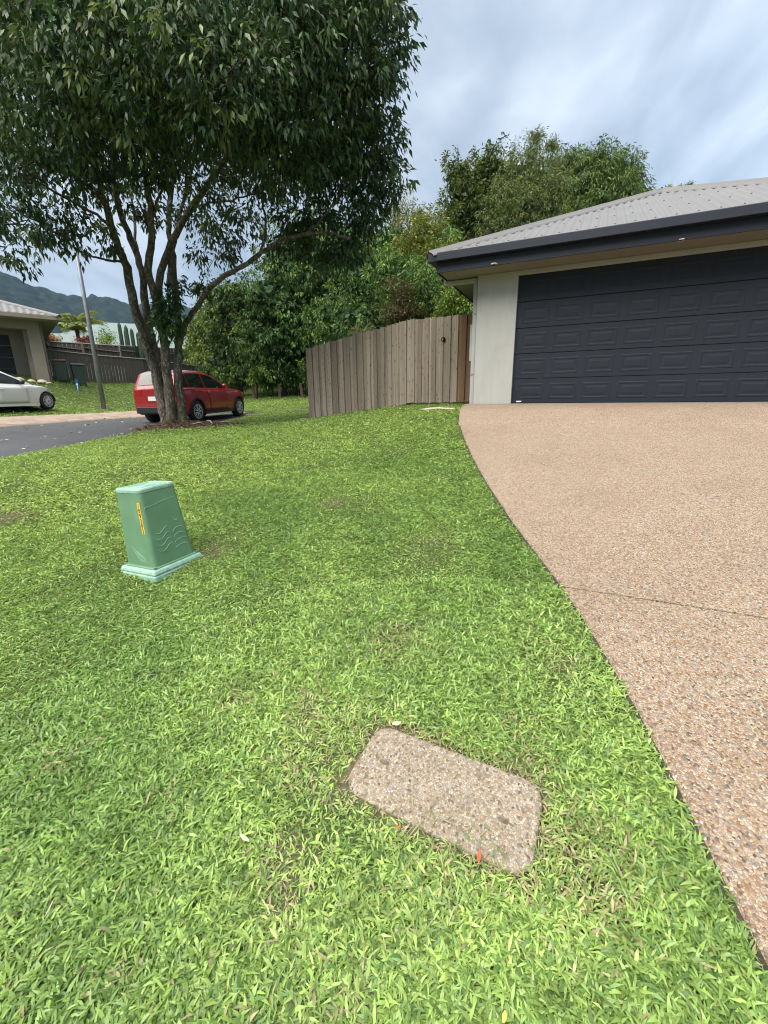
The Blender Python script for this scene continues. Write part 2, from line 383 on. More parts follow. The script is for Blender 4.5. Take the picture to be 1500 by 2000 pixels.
M['chalk'] = plain('chalky_residue', (.19,.35,.24), .8, var=.2, nscale=40)
def mk_bark():
    k = NT('blotched_bark'); v = k.coord('Object', (1,1,.35)); n = k.noise(v, 7, 6, .65, .4); n2 = k.noise(v, 26, 5, .7); n3 = k.noise(v, 3.2, 4, .6)
    c = k.ramp(n, [(.3, (.04,.03,.023)), (.5, (.095,.074,.056)), (.7, (.17,.145,.118))])
    c = k.mix(c, (.3,.29,.25), k.ramp(n2, [(.51, 0), (.61, .85)])); c = k.mix(c, (.06,.075,.028), k.ramp(n3, [(.52, 0), (.66, .55)]))
    k.set(Base_Color=c, Roughness=.9, Specular_IOR_Level=.12); k.bump(n2, .8, .03); return k.m
M['bark'] = mk_bark()
M['bark2'] = plain('brown_bark', (.06,.045,.032), .9, var=.4, nscale=5)
M['shadow_edge_soil'] = plain('shadow_edge_soil', (.035,.028,.018), .95, var=.4, nscale=30)
M['slot'] = plain('soil_filled_slot', (.10,.085,.06), .95, var=.4, nscale=60)
M['mulch'] = plain('mulch_soil', (.075,.045,.03), .95, var=.5, nscale=25)
def mk_hill():
    k = NT('rainforest_slope'); v = k.coord(); n = k.noise(v, .02, 6, .6); n2 = k.noise(v, .12, 5, .65)
    c = k.ramp(n2, [(.3, (.003,.007,.004)), (.55, (.008,.017,.009)), (.75, (.02,.034,.015))]); c = k.mix(c, (.5,.55,.5), k.ramp(n, [(.4, 0), (.7, .6)]), 'MULTIPLY')
    k.set(Base_Color=c, Roughness=.9, Specular_IOR_Level=.1); return k.m
M['hill'] = mk_hill()
M['cactus'] = plain('cactus_skin', (.022,.045,.025), .7, var=.25)
# ---------------------------------------------------------------- terrain, road, kerbs, driveway
YR = np.array([-30,-6,0,6.4,7.8,10,11.3,12.5,15.2,17.5,18.8,19.8,20.6]); XRv = np.array([-6.2,-5.95,-5.85,-5.75,-5.75,-5.62,-5.3,-4.95,-4.9,-5.3,-6.2,-7.6,-9.5])
_li = [ground(*p) for p in ((0,831),(85,824),(150,818),(200,815),(275,813))]; _lo = [ground(*p) for p in ((0,818),(90,813),(150,810.5),(190,807),(265,805))]
def _edge(P, shift):
    P = sorted((float(p[1]), float(p[0])) for p in P); ys = [p[0] for p in P]; xs = [p[1] for p in P]
    k = np.polyfit(ys, xs, 1); return lambda y: np.polyval(k, np.clip(y, 2, 40)) + shift
_fi = _edge(_li, 0); _fo = _edge(_lo, 0)
def XR(y): return np.interp(y, YR, XRv)
def XI(y): return np.minimum(_fi(y), XR(y)-.3)
def XO(y): return np.minimum(_fo(y), XI(y)-.55)
ROAD_END = 20.6
# driveway edge, near to far
_dpx = [(1500,1925),(1440,1785),(1372,1640),(1311,1510),(1232,1370),(1160,1245),(1092,1140),(1012,1040),(944,935),(918,885),(902,845),(896,825),(898,810),(906,799),(921,793)]
DE = [ground(*p) for p in _dpx]; DE = [DE[0]+np.array([-.02,-3.5,0]), DE[0]+np.array([-.02,-1.5,0])]+DE
DE = np.array(DE)[:, :2]
DQ = DE@GD[:2]; DSs = DE@GW[:2]      # depth along garage normal, offset along garage front
_o = np.argsort(DQ); DQ = DQ[_o]; DSs = DSs[_o]
_q = np.r_[np.linspace(DQ[0], DQ[-4], 60), DQ[-3:]]; 
DQf = _q; DSf = np.interp(_q, DQ, DSs)
DSf[2:-4] = np.convolve(np.pad(DSf, 2, 'edge'), np.ones(5)/5, 'valid')[2:-4]
def in_drive(x, y, m=0.):
    q = GD[0]*x+GD[1]*y; s = GW[0]*x+GW[1]*y
    return (s > np.interp(q, DQf, DSf)-m) & (q < 8.3)
def in_road(x, y, m=0.):
    return (x < XR(y)+m) & (x > XO(y)-m) & (y < ROAD_END+m)
def spaced(a, b, fine, lo, hi, far):
    c = list(np.arange(a, b+1e-6, fine)); s = fine; x = a
    left = []; 
    while x > lo: s *= 1.18; x -= s; left.append(x)
    s = fine; x = b; right = []
    while x < hi: s *= 1.18; x += s; right.append(x)
    return np.array(left[::-1]+c+right)
lidc = ground(872, 1562)
_lp = [ground(u, v) for u, v in ((745,1430),(1060,1540),(1002,1708),(685,1537))]
_lx = (_lp[1]-_lp[0]+_lp[2]-_lp[3]); lid_rz = atan2(_lx[1], _lx[0])
lw = (np.linalg.norm(_lp[1]-_lp[0])+np.linalg.norm(_lp[2]-_lp[3]))/2; lh = (np.linalg.norm(_lp[3]-_lp[0])+np.linalg.norm(_lp[2]-_lp[1]))/2
lidc = sum(_lp)/4; LHX, LHY = lw/2*1.09, lh/2*1.12
def value_noise(x, y, seed):
    r = np.random.default_rng(seed); T = r.random((128, 128)); xi = np.floor(x).astype(int); yi = np.floor(y).astype(int); fx = x-xi; fy = y-yi
    fx = fx*fx*(3-2*fx); fy = fy*fy*(3-2*fy); g = lambda a, b: T[a % 128, b % 128]
    return (g(xi,yi)*(1-fx)+g(xi+1,yi)*fx)*(1-fy)+(g(xi,yi+1)*(1-fx)+g(xi+1,yi+1)*fx)*fy
def lid_local(x, y):
    c, s = cos(-lid_rz), sin(-lid_rz); dx, dy = x-lidc[0], y-lidc[1]; return c*dx-s*dy, s*dx+c*dy
def in_lid(x, y, m=0.):
    a, b_ = lid_local(x, y); qx = np.abs(a)-(LHX+m-.07); qy = np.abs(b_)-(LHY+m-.07)
    return (np.hypot(np.maximum(qx, 0), np.maximum(qy, 0))+np.minimum(np.maximum(qx, qy), 0)) < .07
PATCH = [(650,985,.13,.9),(770,1255,.16,.7),(600,1392,.10,.9),(555,1755,.07,.9),(410,1078,.16,.8),(640,1470,.16,.75),(1040,1500,.08,.9),(1100,1300,.1,.5),(1150,1690,.16,.7),(560,1680,.09,.8),(15,1010,.2,.9),(250,1890,.04,.8),(640,2000,.1,.5),(850,1060,.2,.4),(690,1430,.12,.7),(880,1700,.12,.5),(1010,1430,.1,.4),(460,1370,.08,.6),(330,1560,.06,.5),(130,1480,.08,.4)]
PATCH = [(*ground(u, v)[:2], rr_, s) for u, v, rr_, s in PATCH]
def bare(x, y):
    o = np.zeros_like(x)
    for px, py, pr, s in PATCH: o = np.maximum(o, .72*s*np.exp(-((x-px)**2+(y-py)**2)/(pr*pr)))
    a, b_ = lid_local(x, y); dl = np.hypot(np.maximum(np.abs(a)-LHX, 0), np.maximum(np.abs(b_)-LHY, 0)); o = np.maximum(o, .78*np.exp(-(dl/.042)**2))
    return o*(.6+.8*value_noise(x*9+50, y*9+50, 8))
gx = spaced(-8, 7, .16, -2600, 2600, 0); gy = spaced(-1.5, 16, .16, -600, 2800, 0)
gx = np.r_[gx[gx < -1.25], np.arange(-1.2, 1.1, .045), gx[gx > 1.12]]; gy = np.r_[gy[gy < .38], np.arange(.42, 3.4, .05), gy[gy > 3.42]]
GX, GY = np.meshgrid(gx, gy)
d = GX-XR(GY); sn = (np.abs(d) < .085) & (GY < 18.5); GX[sn] = XR(GY)[sn]
q_ = GD[0]*GX+GD[1]*GY; s_ = GW[0]*GX+GW[1]*GY
GZ = H(GX, GY); bump_ = .012*np.sin(GX*5.1+GY*2.3)+.012*np.sin(GX*2.2-GY*4.4+1); GZ = GZ+bump_*.6
ins = in_road(GX, GY, -.004); GZ[ins] -= .3
GZ[in_drive(GX, GY, -.06)] -= .1
_V = np.c_[GX.ravel(), GY.ravel(), GZ.ravel()]; r_, c_ = GX.shape
_i = (np.arange(r_-1)[:, None]*c_+np.arange(c_-1)[None]).ravel(); _F = np.c_[_i, _i+1, _i+c_+1, _i+c_]
_bv = np.clip(bare(_V[:, 0], _V[:, 1])*1.1, 0, 1); tag(link('ground', np_mesh('ground', _V, _F, M['ground'], np.repeat(_bv[:, None], 3, 1), smooth=True)), kind='structure')
# road sheet
ys = np.r_[np.linspace(-30, 0, 12)[:-1], np.arange(0, ROAD_END+.01, .35)]
G = []
for y in ys:
    a, b = float(XI(y)), float(XR(y))
    row = []
    for t in np.linspace(0, 1, 13):
        x = a+(b-a)*t; row.append((x, y, float(H(x, y))-.045-.02*(2*t-1)**2+.0))
    G.append(row)
tag(MB().grid(G).build('road', M['asphalt'], smooth=True), kind='structure')
def strip(name, fa, fb, prof, y0, y1, mat):
    G = []
    for y in np.arange(y0, y1, .3):
        a, b = float(fa(y)), float(fb(y)); row = []
        for t, h in prof: x = a+(b-a)*t; row.append((x, y, float(H(x, y))+h))
        G.append(row)
    return tag(MB().grid(G).build(name, mat, smooth=True), kind='structure')
strip('kerb', XI, XO, [(-.02,-.2),(0,-.055),(.3,-.04),(.45,.02),(.6,.045),(.97,.05),(1,.03),(1.02,-.2)], -20, 20.4, M['kerb'])
strip('kerb', lambda y: XR(y)-.14, lambda y: XR(y)+.03, [(-.02,-.2),(0,-.05),(.4,-.025),(.95,.0),(1,-.02),(1.02,-.2)], -20, 19, M['kerb'])
# driveway in two pours with a joint between them
def drive_z(x, y):
    q = GD[0]*x+GD[1]*y; w = np.clip((q-6.6)/1.6, 0, 1); return H(x, y)*(1-w)+1.347*w + .022
jq = float(GD[:2]@ground(1320,1187)[:2])
def slab(q0, q1):
    qs = [q0]+[q for q in DQf if q0+.03 < q < q1-.03]+[q1]; G = []
    for q in qs:
        s0 = float(np.interp(q, DQf, DSf)); row = []
        for k, t in enumerate((0, 0, .012, .06, .2, .5, 1, 1.7, 2.5, 3.5, 5, 7, 9)):
            p = GW[:2]*(s0+t)+GD[:2]*q; z = float(drive_z(p[0], p[1]))
            if k == 0: z -= .12
            if k == 1: z -= .010
            row.append((p[0], p[1], z))
        G.append(row)
    b = MB().grid(G)
    for e in (0, -1):                       # the cut faces at the joint
        r = G[e][1:]; b.grid([[(x, y, z-.1) for x, y, z in r], r])
    return tag(b.build('driveway', M['drive']), kind='structure')
slab(DQf[0], jq-.006); slab(jq+.006, 8.238)
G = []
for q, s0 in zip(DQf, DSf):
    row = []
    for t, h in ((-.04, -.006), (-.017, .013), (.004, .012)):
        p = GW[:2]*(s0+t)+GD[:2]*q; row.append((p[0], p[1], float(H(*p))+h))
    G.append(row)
tag(MB().grid(G).build('shadow_soil_edge', M['shadow_edge_soil'], smooth=True), kind='structure')  # soil strip coloured dark to stand for the shadow gap beside the slab
# ---------------------------------------------------------------- far hills
_rid = [(-90,430),(-75,400),(-60,340)]
for u, v in [(0,531),(33,546),(67,560),(100,569),(133,577),(173,580),(207,580),(233,585),(250,593),(277,600),(353,602),(417,603)]:
    dr = ray(u, v); _rid.append((degrees(atan2(dr[0], dr[1])), 1150*dr[2]/hypot(dr[0], dr[1])))
_rid += [(-12,170),(0,150),(20,160),(45,190),(90,200)]
_ra = np.array(_rid)
az = np.radians(np.r_[np.arange(-90, -46, .7), np.arange(-46, -8, .16), np.arange(-8, 90.1, .7)]); rr = np.r_[np.linspace(520, 1150, 84), np.linspace(1190, 1700, 8)]
AZ, RR_ = np.meshgrid(az, rr)
hr = np.interp(np.degrees(AZ), _ra[:, 0], _ra[:, 1])
X = RR_*np.sin(AZ); Y = RR_*np.cos(AZ)
tt = np.clip((RR_-520)/630, 0, 1); prof = tt**1.25
spur = (value_noise(np.degrees(AZ)/4+9, RR_/400, 3)-.5)*.35*np.sin(pi*np.clip(tt, 0, 1))
Z = hr*np.clip(prof+spur*tt, 0, 1.2)
Z = np.where(RR_ > 1150, hr*(1-(RR_-1150)/900), Z)
Z += (value_noise(X/11, Y/11, 5)*11+value_noise(X/26, Y/26, 6)*9-10)*np.clip(tt*4, 0, 1)
Vh = np.c_[X.ravel(), Y.ravel(), Z.ravel()+1.5]; r_, c_ = X.shape
_i = (np.arange(r_-1)[:, None]*c_+np.arange(c_-1)[None]).ravel(); _F = np.c_[_i, _i+1, _i+c_+1, _i+c_]
tag(link('hills', np_mesh('hills', Vh, _F, M['hill'])), kind='structure')
# ---------------------------------------------------------------- garage house (local: x along the front, y into the house, z up)
house = thing('house', 'pale rendered house with wide navy garage door and pale corrugated hip roof', 'house', GP, atan2(-.4153, .9097))
def wall():
    b = MB()
    b.box((-.345, .1, 1.0), (.69, .2, 2.4)); b.box((4.965, .1, 1.0), (.33, .2, 2.4))       # piers
    b.box((2.4, .1, 2.1675), (4.8, .194, .07))                                           # head over door
    b.box((-.593, 5.1, 1.0), (.194, 9.8, 2.394)); b.box((5.033, 5.1, 1.0), (.194, 9.8, 2.394)); b.box((2.2, 9.9, 1.3), (5.0, .2, 3.0))
    return b.build('wall', M['render'], house, bevel=.006)
wall()
for k in range(5):                                                                       # five hinged door sections
    z0 = .022+k*.4235; z1 = z0+.4195
    b = MB(); b.prism([(.075, z0), (.067, z0+.006), (.067, z1-.006), (.075, z1), (.11, z1), (.11, z0)], 'x', .004, 4.796)
    sec = b.build('garage_door_section', M['door'], house)
    if k == 0:
        for j in range(9):
            x0 = .1+j*.533; x1 = x0+.435; za = .095; zb = .36; p = MB()
            # raised moulding ring with a pressed field inside
            lev = [(0, .0672), (.009, .0630), (.027, .0630), (.038, .0667), (.056, .0667), (.087, .0626)]
            ring = []
            for ins, y in lev: ring.append([(x0+ins, y, za+ins), (x1-ins, y, za+ins), (x1-ins, y, zb-ins), (x0+ins, y, zb-ins)])
            vs = [q for r in ring for q in r]; fs = []
            for i in range(len(lev)-1):
                for e in range(4): fs.append((i*4+e, i*4+(e+1)%4, i*4+4+(e+1)%4, i*4+4+e))
            n = len(vs); fs.append((n-4, n-3, n-2, n-1)); p.add(vs, fs)
            o = p.build('door_panel', M['door'], sec)
            if j == 0: panel0 = [o]
            else: panel0.append(o)
    else:
        for o in panel0:
            c = o.copy(); COL.objects.link(c); c.parent = sec; c.location = (0, 0, k*.4235)
MB().box((2.4, .09, .012), (4.79, .03, .022)).build('door_bottom_seal', M['grey_metal'], house)
MB().box((.135, .0625, .052), (.085, .006, .02)).build('door_label', M['white'], house)
MB().lathe([(.014, 0), (.014, .012)], 'y', 12, (.075, .056, .24)).build('door_lock', M['black'], house)
# eaves
b = MB(); b.box((2.22, -.255, 2.21), (6.96, .51, .012)); b.box((-.98, 5., 2.21), (.575, 10, .012)); b.box((5.42, 5., 2.21), (.575, 10, .012))
b.box((2.22, -.012, 2.197), (5.84, .022, .014)); b.box((-.702, 5, 2.197), (.022, 9.9, .014)); b.box((-.98,.0,2.2025),(.57,.03,.004))
b.build('soffit', M['soffit'], house)
b = MB(); b.box((2.22, -.52, 2.285), (7.0, .02, .2)); b.box((-1.275, 4.75, 2.285), (.02, 10.5, .198)); b.box((5.715, 4.75, 2.285), (.02, 10.5, .198)); b.build('fascia', M['navy'], house, bevel=.004)
b = MB()
pf = [(-.65, 2.345), (-.65, 2.455), (-.642, 2.465), (-.63, 2.455), (-.635, 2.36), (-.54, 2.352), (-.54, 2.43), (-.532, 2.43), (-.532, 2.34), (-.642, 2.338)]
b.prism(pf, 'x', -1.395, 5.835)
b.prism([(q[0]-.745, q[1]-.001) for q in pf], 'y', -.648, 10); b.prism([(4.44-(q[0]-.745), q[1]-.001) for q in pf], 'y', -.648, 10)
b.box((-1.394, -.595, 2.4), (.006, .108, .112))
b.build('gutter', M['navy'], house)
for u, v in ((965, 515), (1331, 468)):
    P = at(u, v, 1); dr = ray(u, v); t = (GP[2]+2.204-1.5)/dr[2]; P = EYE+dr*t-GP
    dl = MB().lathe([(.052, 2.204), (.05, 2.196), (.036, 2.194), (.036, 2.2)], 'z', 20, (P@GW, P@GD, 0)).build('downlight', M['white'], house, smooth=False)
    MB().lathe([(.034, 2.2005), (.034, 2.1965)], 'z', 16, (P@GW, P@GD, 0)).build('lamp_face', M['grey_metal'], dl)
b = MB()
b.box((-1.02, .13, 2.155), (.6, .1, .07)); b.box((-.745, .13, 1.0), (.075, .1, 2.38)); b.box((-1.29, .13, 2.2), (.07, .1, .14))
b.build('downpipe', M['render'], house, bevel=.01)
for z in (.55, 1.6): MB().box((-.745,.13,z),(.085,.11,.03)).build('pipe_bracket', M['grey_metal'], house)
MB().box((-.80, .62, 1.15), (.21, .34, .66)).build('meter_box', M['meter'], house, bevel=.008)
# roof: corrugated front slope and left hip slope
TP = tan(radians(23.6)); EV = .625; RT = 3.6                                              # eave line, run to the ridge
PITCHW, AMP = .125, .0125
def roof_front():
    G = []; xs = np.arange(-1.37, 5.82, PITCHW/8)
    for t in np.linspace(0, 1, 17):
        G.append([(x, -EV+min(RT, max(min(x+1.38, 5.82-x), .0005))*t, 2.452+min(RT, max(min(x+1.38, 5.82-x), .0005))*t*TP+AMP*cos(2*pi*x/PITCHW)) for x in xs])
    return G
MB().grid(roof_front()).build('roof', M['roof'], house)
for sgn in (1, -1):
    G = []; ys = np.arange(-.615, 10.1, PITCHW/5)
    for t in np.linspace(0, 1, 8):
        G.append([((-1.38+max(min(RT, y+EV), .0005)*t) if sgn > 0 else (5.82-max(min(RT, y+EV), .0005)*t), y, 2.452+max(min(RT, y+EV), .0005)*t*TP+AMP*cos(2*pi*y/PITCHW)) for y in ys])
    MB().grid(G, sgn > 0).build('roof', M['roof'], house)
def capping(a, bb, w=.12):
    a = Vector(a); bb = Vector(bb); t = (bb-a).normalized(); sd_ = t.cross(Vector((0,0,1))).normalized(); up = sd_.cross(t)
    G = []
    for p in (a, bb):
        G.append([p+sd_*w*s_+up*(h_) for s_, h_ in ((-1,-.055*w/.12),(-.95,-.03),(-.55,.005),(-.22,.02),(-.1,.045),(0,.052),(.1,.045),(.22,.02),(.55,.005),(.95,-.03),(1,-.055*w/.12))])
    return MB().grid(G)
capping((-1.385, -.63, 2.462), (2.235, 2.99, 2.47+3.62*TP)).build('hip_capping', M['roofcap'], house, smooth=True)
capping((5.825, -.63, 2.462), (2.205, 2.99, 2.47+3.62*TP)).build('hip_capping', M['roofcap'], house, smooth=True)
capping((2.22, 2.95, 2.482+3.6*TP), (2.22, 10.1, 2.482+3.6*TP)).build('ridge_capping', M['roofcap'], house, smooth=True)
b = MB()
for run in (.15, 1.05, 1.95, 2.85, 3.4):
    for k in range(0, 58, 2):
        x = -1.375+PITCHW*(k+(k//2+int(run)) % 2*0)
        x = PITCHW*round(x/PITCHW)
        if min(x+1.38, 5.82-x) > run+.1: b.lathe([(.011, .0), (.011, .008), (.005, .013)], 'z', 6, (x, -EV+run, 2.452+run*TP+AMP))
b.build('roof_screws', M['roofcap'], house, kind='stuff')
# ---------------------------------------------------------------- near paling fence: raked run, then the return to the house with its gate
FA = np.array([-1.94, 11.6]); FC = np.array([.56, 10.2])
def paling_run(name, label, cat, A, B, zt, zb, ang_in, pitch, mats, posts, group):
    A = np.array(A); B = np.array(B); L = float(np.hypot(*(B-A))); rz = atan2(*(B-A)[::-1])
    t = thing(name, label, cat, (A[0], A[1], 0), rz, group)
    rails = MB()
    for f in (.12, .5, .86):
        za = zb(0)+(zt(0)-zb(0))*f; zc = zb(1)+(zt(1)-zb(1))*f
        rails = MB(); rails.prism([(0, za-.035), (L, zc-.035), (L, zc+.035), (0, za+.035)], 'y', .034, .072); rails.build('rail', M['post'], t)
    n = int(round(L/pitch*2)); base = None
    for i in range(n):
        x = (i+.5)*L/n; front = i % 2 == 1 or i in (0, n-1); f = x/L
        w = (.1 if front else .116)+random.uniform(-.006, .006); y = -.018 if front else .014
        a = zb(f)+random.uniform(-.008, .012); c = zt(f)+random.uniform(-.012, .012)+(.0 if front else -.006)
        if base is None:
            bb = MB().box((0, 0, .5), (1, 1, 1)); me = bb.mesh('paling', None); base = me; me.materials.append(mats[0])
        mat = mats[0] if f < mats[2] else mats[1]
        me = bpy.data.meshes.get('paling_'+mat.name)
        if me is None:
            me = MB().prism([(-.049, -.009), (-.046, -.011), (.046, -.011), (.049, -.009), (.049, .01), (-.049, .01)], 'z', 0, 1).mesh('paling_'+mat.name, mat)
        o = link('paling', me, t); o.location = (x, y, a); o.scale = (w/.098, 1, c-a); o.rotation_euler = (random.uniform(-.004,.004), random.uniform(-.006,.006), random.uniform(-.04,.04))
    for f, z0, z1 in posts:
        MB().box((f*L, .11, (z0+z1)/2), (.09, .075, z1-z0)).build('post', M['post'], t, bevel=.004)
    return t, L
lin = lambda a, b: (lambda f: a+(b-a)*f)
f1, _ = paling_run('paling_fence', 'weathered paling fence with raked top running downhill from the gate corner', 'fence', FA, FC, lin(2.735, 3.155), lin(.90, 1.345), 0, .19, (M['paling'], M['paling'], 2), [(.015, .6, 2.65), (.5, .8, 2.85)], 'near timber fencing')
FE = FC+GW[:2]*1.84
f2, L2 = paling_run('paling_gate', 'level timber paling gate panel with a round black hole beside the house wall', 'gate', FC+GW[:2]*.02, FE, lin(3.155, 3.165), lin(1.378, 1.392), 0, .165, (M['paling'], M['paling_brown'], .62), [(0.0, 1.0, 3.1), (.56, 1.0, 3.1), (1.0, 1.0, 3.1)], 'near timber fencing')
# round black latch hole: pixel (866, 663)
dr = ray(866, 663); _nrm = GD; t_ = ((np.r_[FC, 0]-GD*.03-EYE)@GD)/(dr@GD); P = EYE+dr*t_; lx = (P[:2]-FC)@GW[:2]-.02
MB().lathe([(.047, -.026), (.05, -.032), (.036, -.036), (.034, -.022)], 'y', 20, (lx, 0, P[2])).build('latch_hole', M['hole'], f2)
# ---------------------------------------------------------------- green service pillar
PB = np.array([-1.735, 3.12]); pz = .225
pil = thing('service_pillar', 'green plastic service pillar on a chalky square base in the lawn', 'utility pillar', (PB[0], PB[1], pz), radians(61.7))
pil.rotation_euler = (Matrix.Rotation(radians(-4.2), 3, 'Y') @ Matrix.Rotation(radians(61.7), 3, 'Z')).to_euler()
b = MB(); b.frustum((0,0,-.12), (.435,.435), (0,0,.045), (.43,.43)); b.frustum((0,0,.045), (.43,.43), (0,0,.083), (.405,.405))
base = b.build('base', M['pillar_pale'], pil, bevel=.012)
b = MB(); b.frustum((0,0,.0835), (.38,.38), (0,0,.094), (.375,.375)); b.build('base_flange', M['pillar'], pil, bevel=.006)
def rrect(hx, hy, r, n=5):
    o = []
    for cx, cy, a0 in ((hx-r, hy-r, 0), (-hx+r, hy-r, 90), (-hx+r, -hy+r, 180), (hx-r, -hy+r, 270)):
        for k in range(n+1):
            a = radians(a0+90*k/n); o.append((cx+r*cos(a), cy+r*sin(a)))
    return o
def loft(levels, mat, name, parent, smooth=False):
    G = []
    for hx, hy, r, z in levels:
        q = rrect(hx, hy, r); G.append([(x, y, z) for x, y in q]+[(q[0][0], q[0][1], z)])
    b = MB().grid(G); n = len(G[0])-1
    b.f.append(tuple(range(n))); b.f.append(tuple(len(b.v)-n-1+k for k in range(n)))
    return b.build(name, mat, parent, smooth)
loft([(.172,.172,.03,.0945), (.146,.146,.03,.64)], M['pillar'], 'body', pil)
capz = .64
loft([(.146,.146,.03,capz+.0005), (.1485,.1485,.034,capz+.004), (.1485,.1485,.034,capz+.022), (.143,.143,.034,capz+.032), (.132,.132,.03,capz+.034), (.129,.129,.028,capz+.029), (.0,.0,0,capz+.029)], M['pillar_pale'], 'cap', pil)
b = MB()
for r0 in (.112, .086, .06, .034):
    q = rrect(r0, r0, .02); q = q+[q[0]]; b.tube([(x, y, capz+.030) for x, y in q], .0035, 5, False)
b.build('cap_ribs', M['pillar_pale'], pil)
for sx, sy in ((-1,-1),(1,-1),(-1,1),(1,1)):
    MB().lathe([(.012,.094),(.011,.101),(.004,.102)], 'z', 10, (sx*.179, sy*.179, 0)).build('screw', M['grey_metal'], pil)
def facepos(face, a, z, off):   # point on a tapering body face: face 'x-' is the left one, 'y-' the right one in view
    h = .172-.026*(z-.0945)/.5455+off
    return (-h, a, z) if face == 'x-' else (a, -h, z)
b = MB(); ya = -.118; w_ = .0155
st = []
for z0, z1 in ((.345, .575),):
    b.add([facepos('x-', ya-w_, z0, .0015), facepos('x-', ya+w_, z0, .0015), facepos('x-', ya+w_, z1, .0015), facepos('x-', ya-w_, z1, .0015),
           facepos('x-', ya-w_, z0, -.001), facepos('x-', ya+w_, z0, -.001), facepos('x-', ya+w_, z1, -.001), facepos('x-', ya-w_, z1, -.001)],
          [(0,1,2,3),(7,6,5,4),(0,4,5,1),(1,5,6,2),(2,6,7,3),(3,7,4,0)])
stk = b.build('number_sticker', M['yellow'], pil)
def text_mesh(ch, size, mat, name, parent, Mx):
    cu = bpy.data.curves.new('digit', 'FONT'); cu.body = ch; cu.size = size; cu.align_x = 'CENTER'; cu.align_y = 'CENTER'; cu.offset = size*.018; cu.resolution_u = 3
    o = bpy.data.objects.new('tmp', cu); COL.objects.link(o); bpy.context.view_layer.update()
    me = bpy.data.meshes.new_from_object(o.evaluated_get(bpy.context.evaluated_depsgraph_get())); bpy.data.objects.remove(o)
    me.transform(Mx); me.materials.clear(); me.materials.append(mat); return link(name, me, parent)
for i, ch in enumerate('109282'):
    z = .553-i*.0375; x, y, _ = facepos('x-', ya, z, .0028)
    Mx = Matrix.Translation((x, y, z)) @ Matrix(((0,0,-1,0),(-1,0,0,0),(0,1,0,0),(0,0,0,1))) @ Matrix.Scale(.8, 4, (1,0,0))
    text_mesh(ch, .046, M['ink'], 'digit', stk, Mx)
# chalky scuffs: thin raised streaks left on the plastic
def scuff(face, pts, r):
    b = MB(); b.tube([facepos(face, a, z, .0002) for a, z in pts], [r*.4]+[r]*(len(pts)-2)+[r*.4], 5, True); return b
def arc(cx, cz, w, h, up, n=9): return [(cx+w*cos(pi*k/n), cz+up*h*sin(pi*k/n)) for k in range(n+1)]
sb = MB()
def addsc(face, pts, r=.0023):
    q = scuff(face, pts, r); sb.add(q.v, q.f)
for i in range(4): addsc('y-', arc(.085, .30-.042*i, .05+.004*i, .034-.004*i, 1))
for i in range(4):
    z = .335-.045*i; addsc('y-', [(-.115, z+.02), (-.10, z-.004), (-.07, z-.01), (-.045, z+.004), (-.02, z+.026), (.0, z+.03), (.012, z+.016)])
addsc('y-', [(-.14,.515), (-.13,.535), (-.06,.54), (.0,.553), (.06,.558), (.12,.562)], .0022)
addsc('y-', [(.055,.42), (.07,.39), (.085,.385), (.1,.40)], .0022)
for i in range(5): addsc('x-', [(.06-.025*i, .245-.018*i), (.035-.03*i, .20-.012*i), (.005-.025*i, .155-.008*i), (-.02-.02*i, .125)], .0018)
sb.build('scuff_marks', M['chalk'], pil)
# ---------------------------------------------------------------- pebble-concrete pit lid in the lawn
gxx = float(H(lidc[0]+.2, lidc[1])-H(lidc[0]-.2, lidc[1]))/.4; gyy = float(H(lidc[0], lidc[1]+.2)-H(lidc[0], lidc[1]-.2))/.4
LID_N = Vector((-gxx, -gyy, 1)).normalized()
lid = thing('pit_lid', 'flat pebbled concrete pit lid with rounded corners sunk in the lawn', 'pit lid', (lidc[0], lidc[1], float(H(lidc[0], lidc[1]))))
lid.rotation_mode = 'QUATERNION'; lid.rotation_quaternion = Vector((0,0,1)).rotation_difference(LID_N) @ Matrix.Rotation(lid_rz, 3, 'Z').to_quaternion()
def lid_slab():
    hx, hy = LHX, LHY; G = []
    def ring(sc_, z):
        q = rrect(hx-sc_, hy-sc_, .075, 7); return [(x*(1+.012*sin(7*x+5*y)), y*(1+.014*sin(9*x)), z) for x, y in q+[q[0]]]
    G = [ring(0,-.05), ring(0,.006), ring(.004,.014), ring(.012,.018), ring(.05,.02)]
    b = MB().grid(G); n = len(G[0])-1; b.f.append(tuple(len(b.v)-n-1+k for k in range(n)))
    return b.build('slab', M['lid'], lid)
lid_slab()
for sx, sy in ((-1, 0), (1, -.15)):
    b = MB(); q = [(x+sx*LHX*.68, y+sy*LHY) for x, y in rrect(.019, .008, .0078, 5)]; b.prism(q, 'z', .0165, .0207); b.build('lift_slot', M['slot'], lid)
def on_ground(x, y, off=0): return (x, y, float(H(x, y))+off)
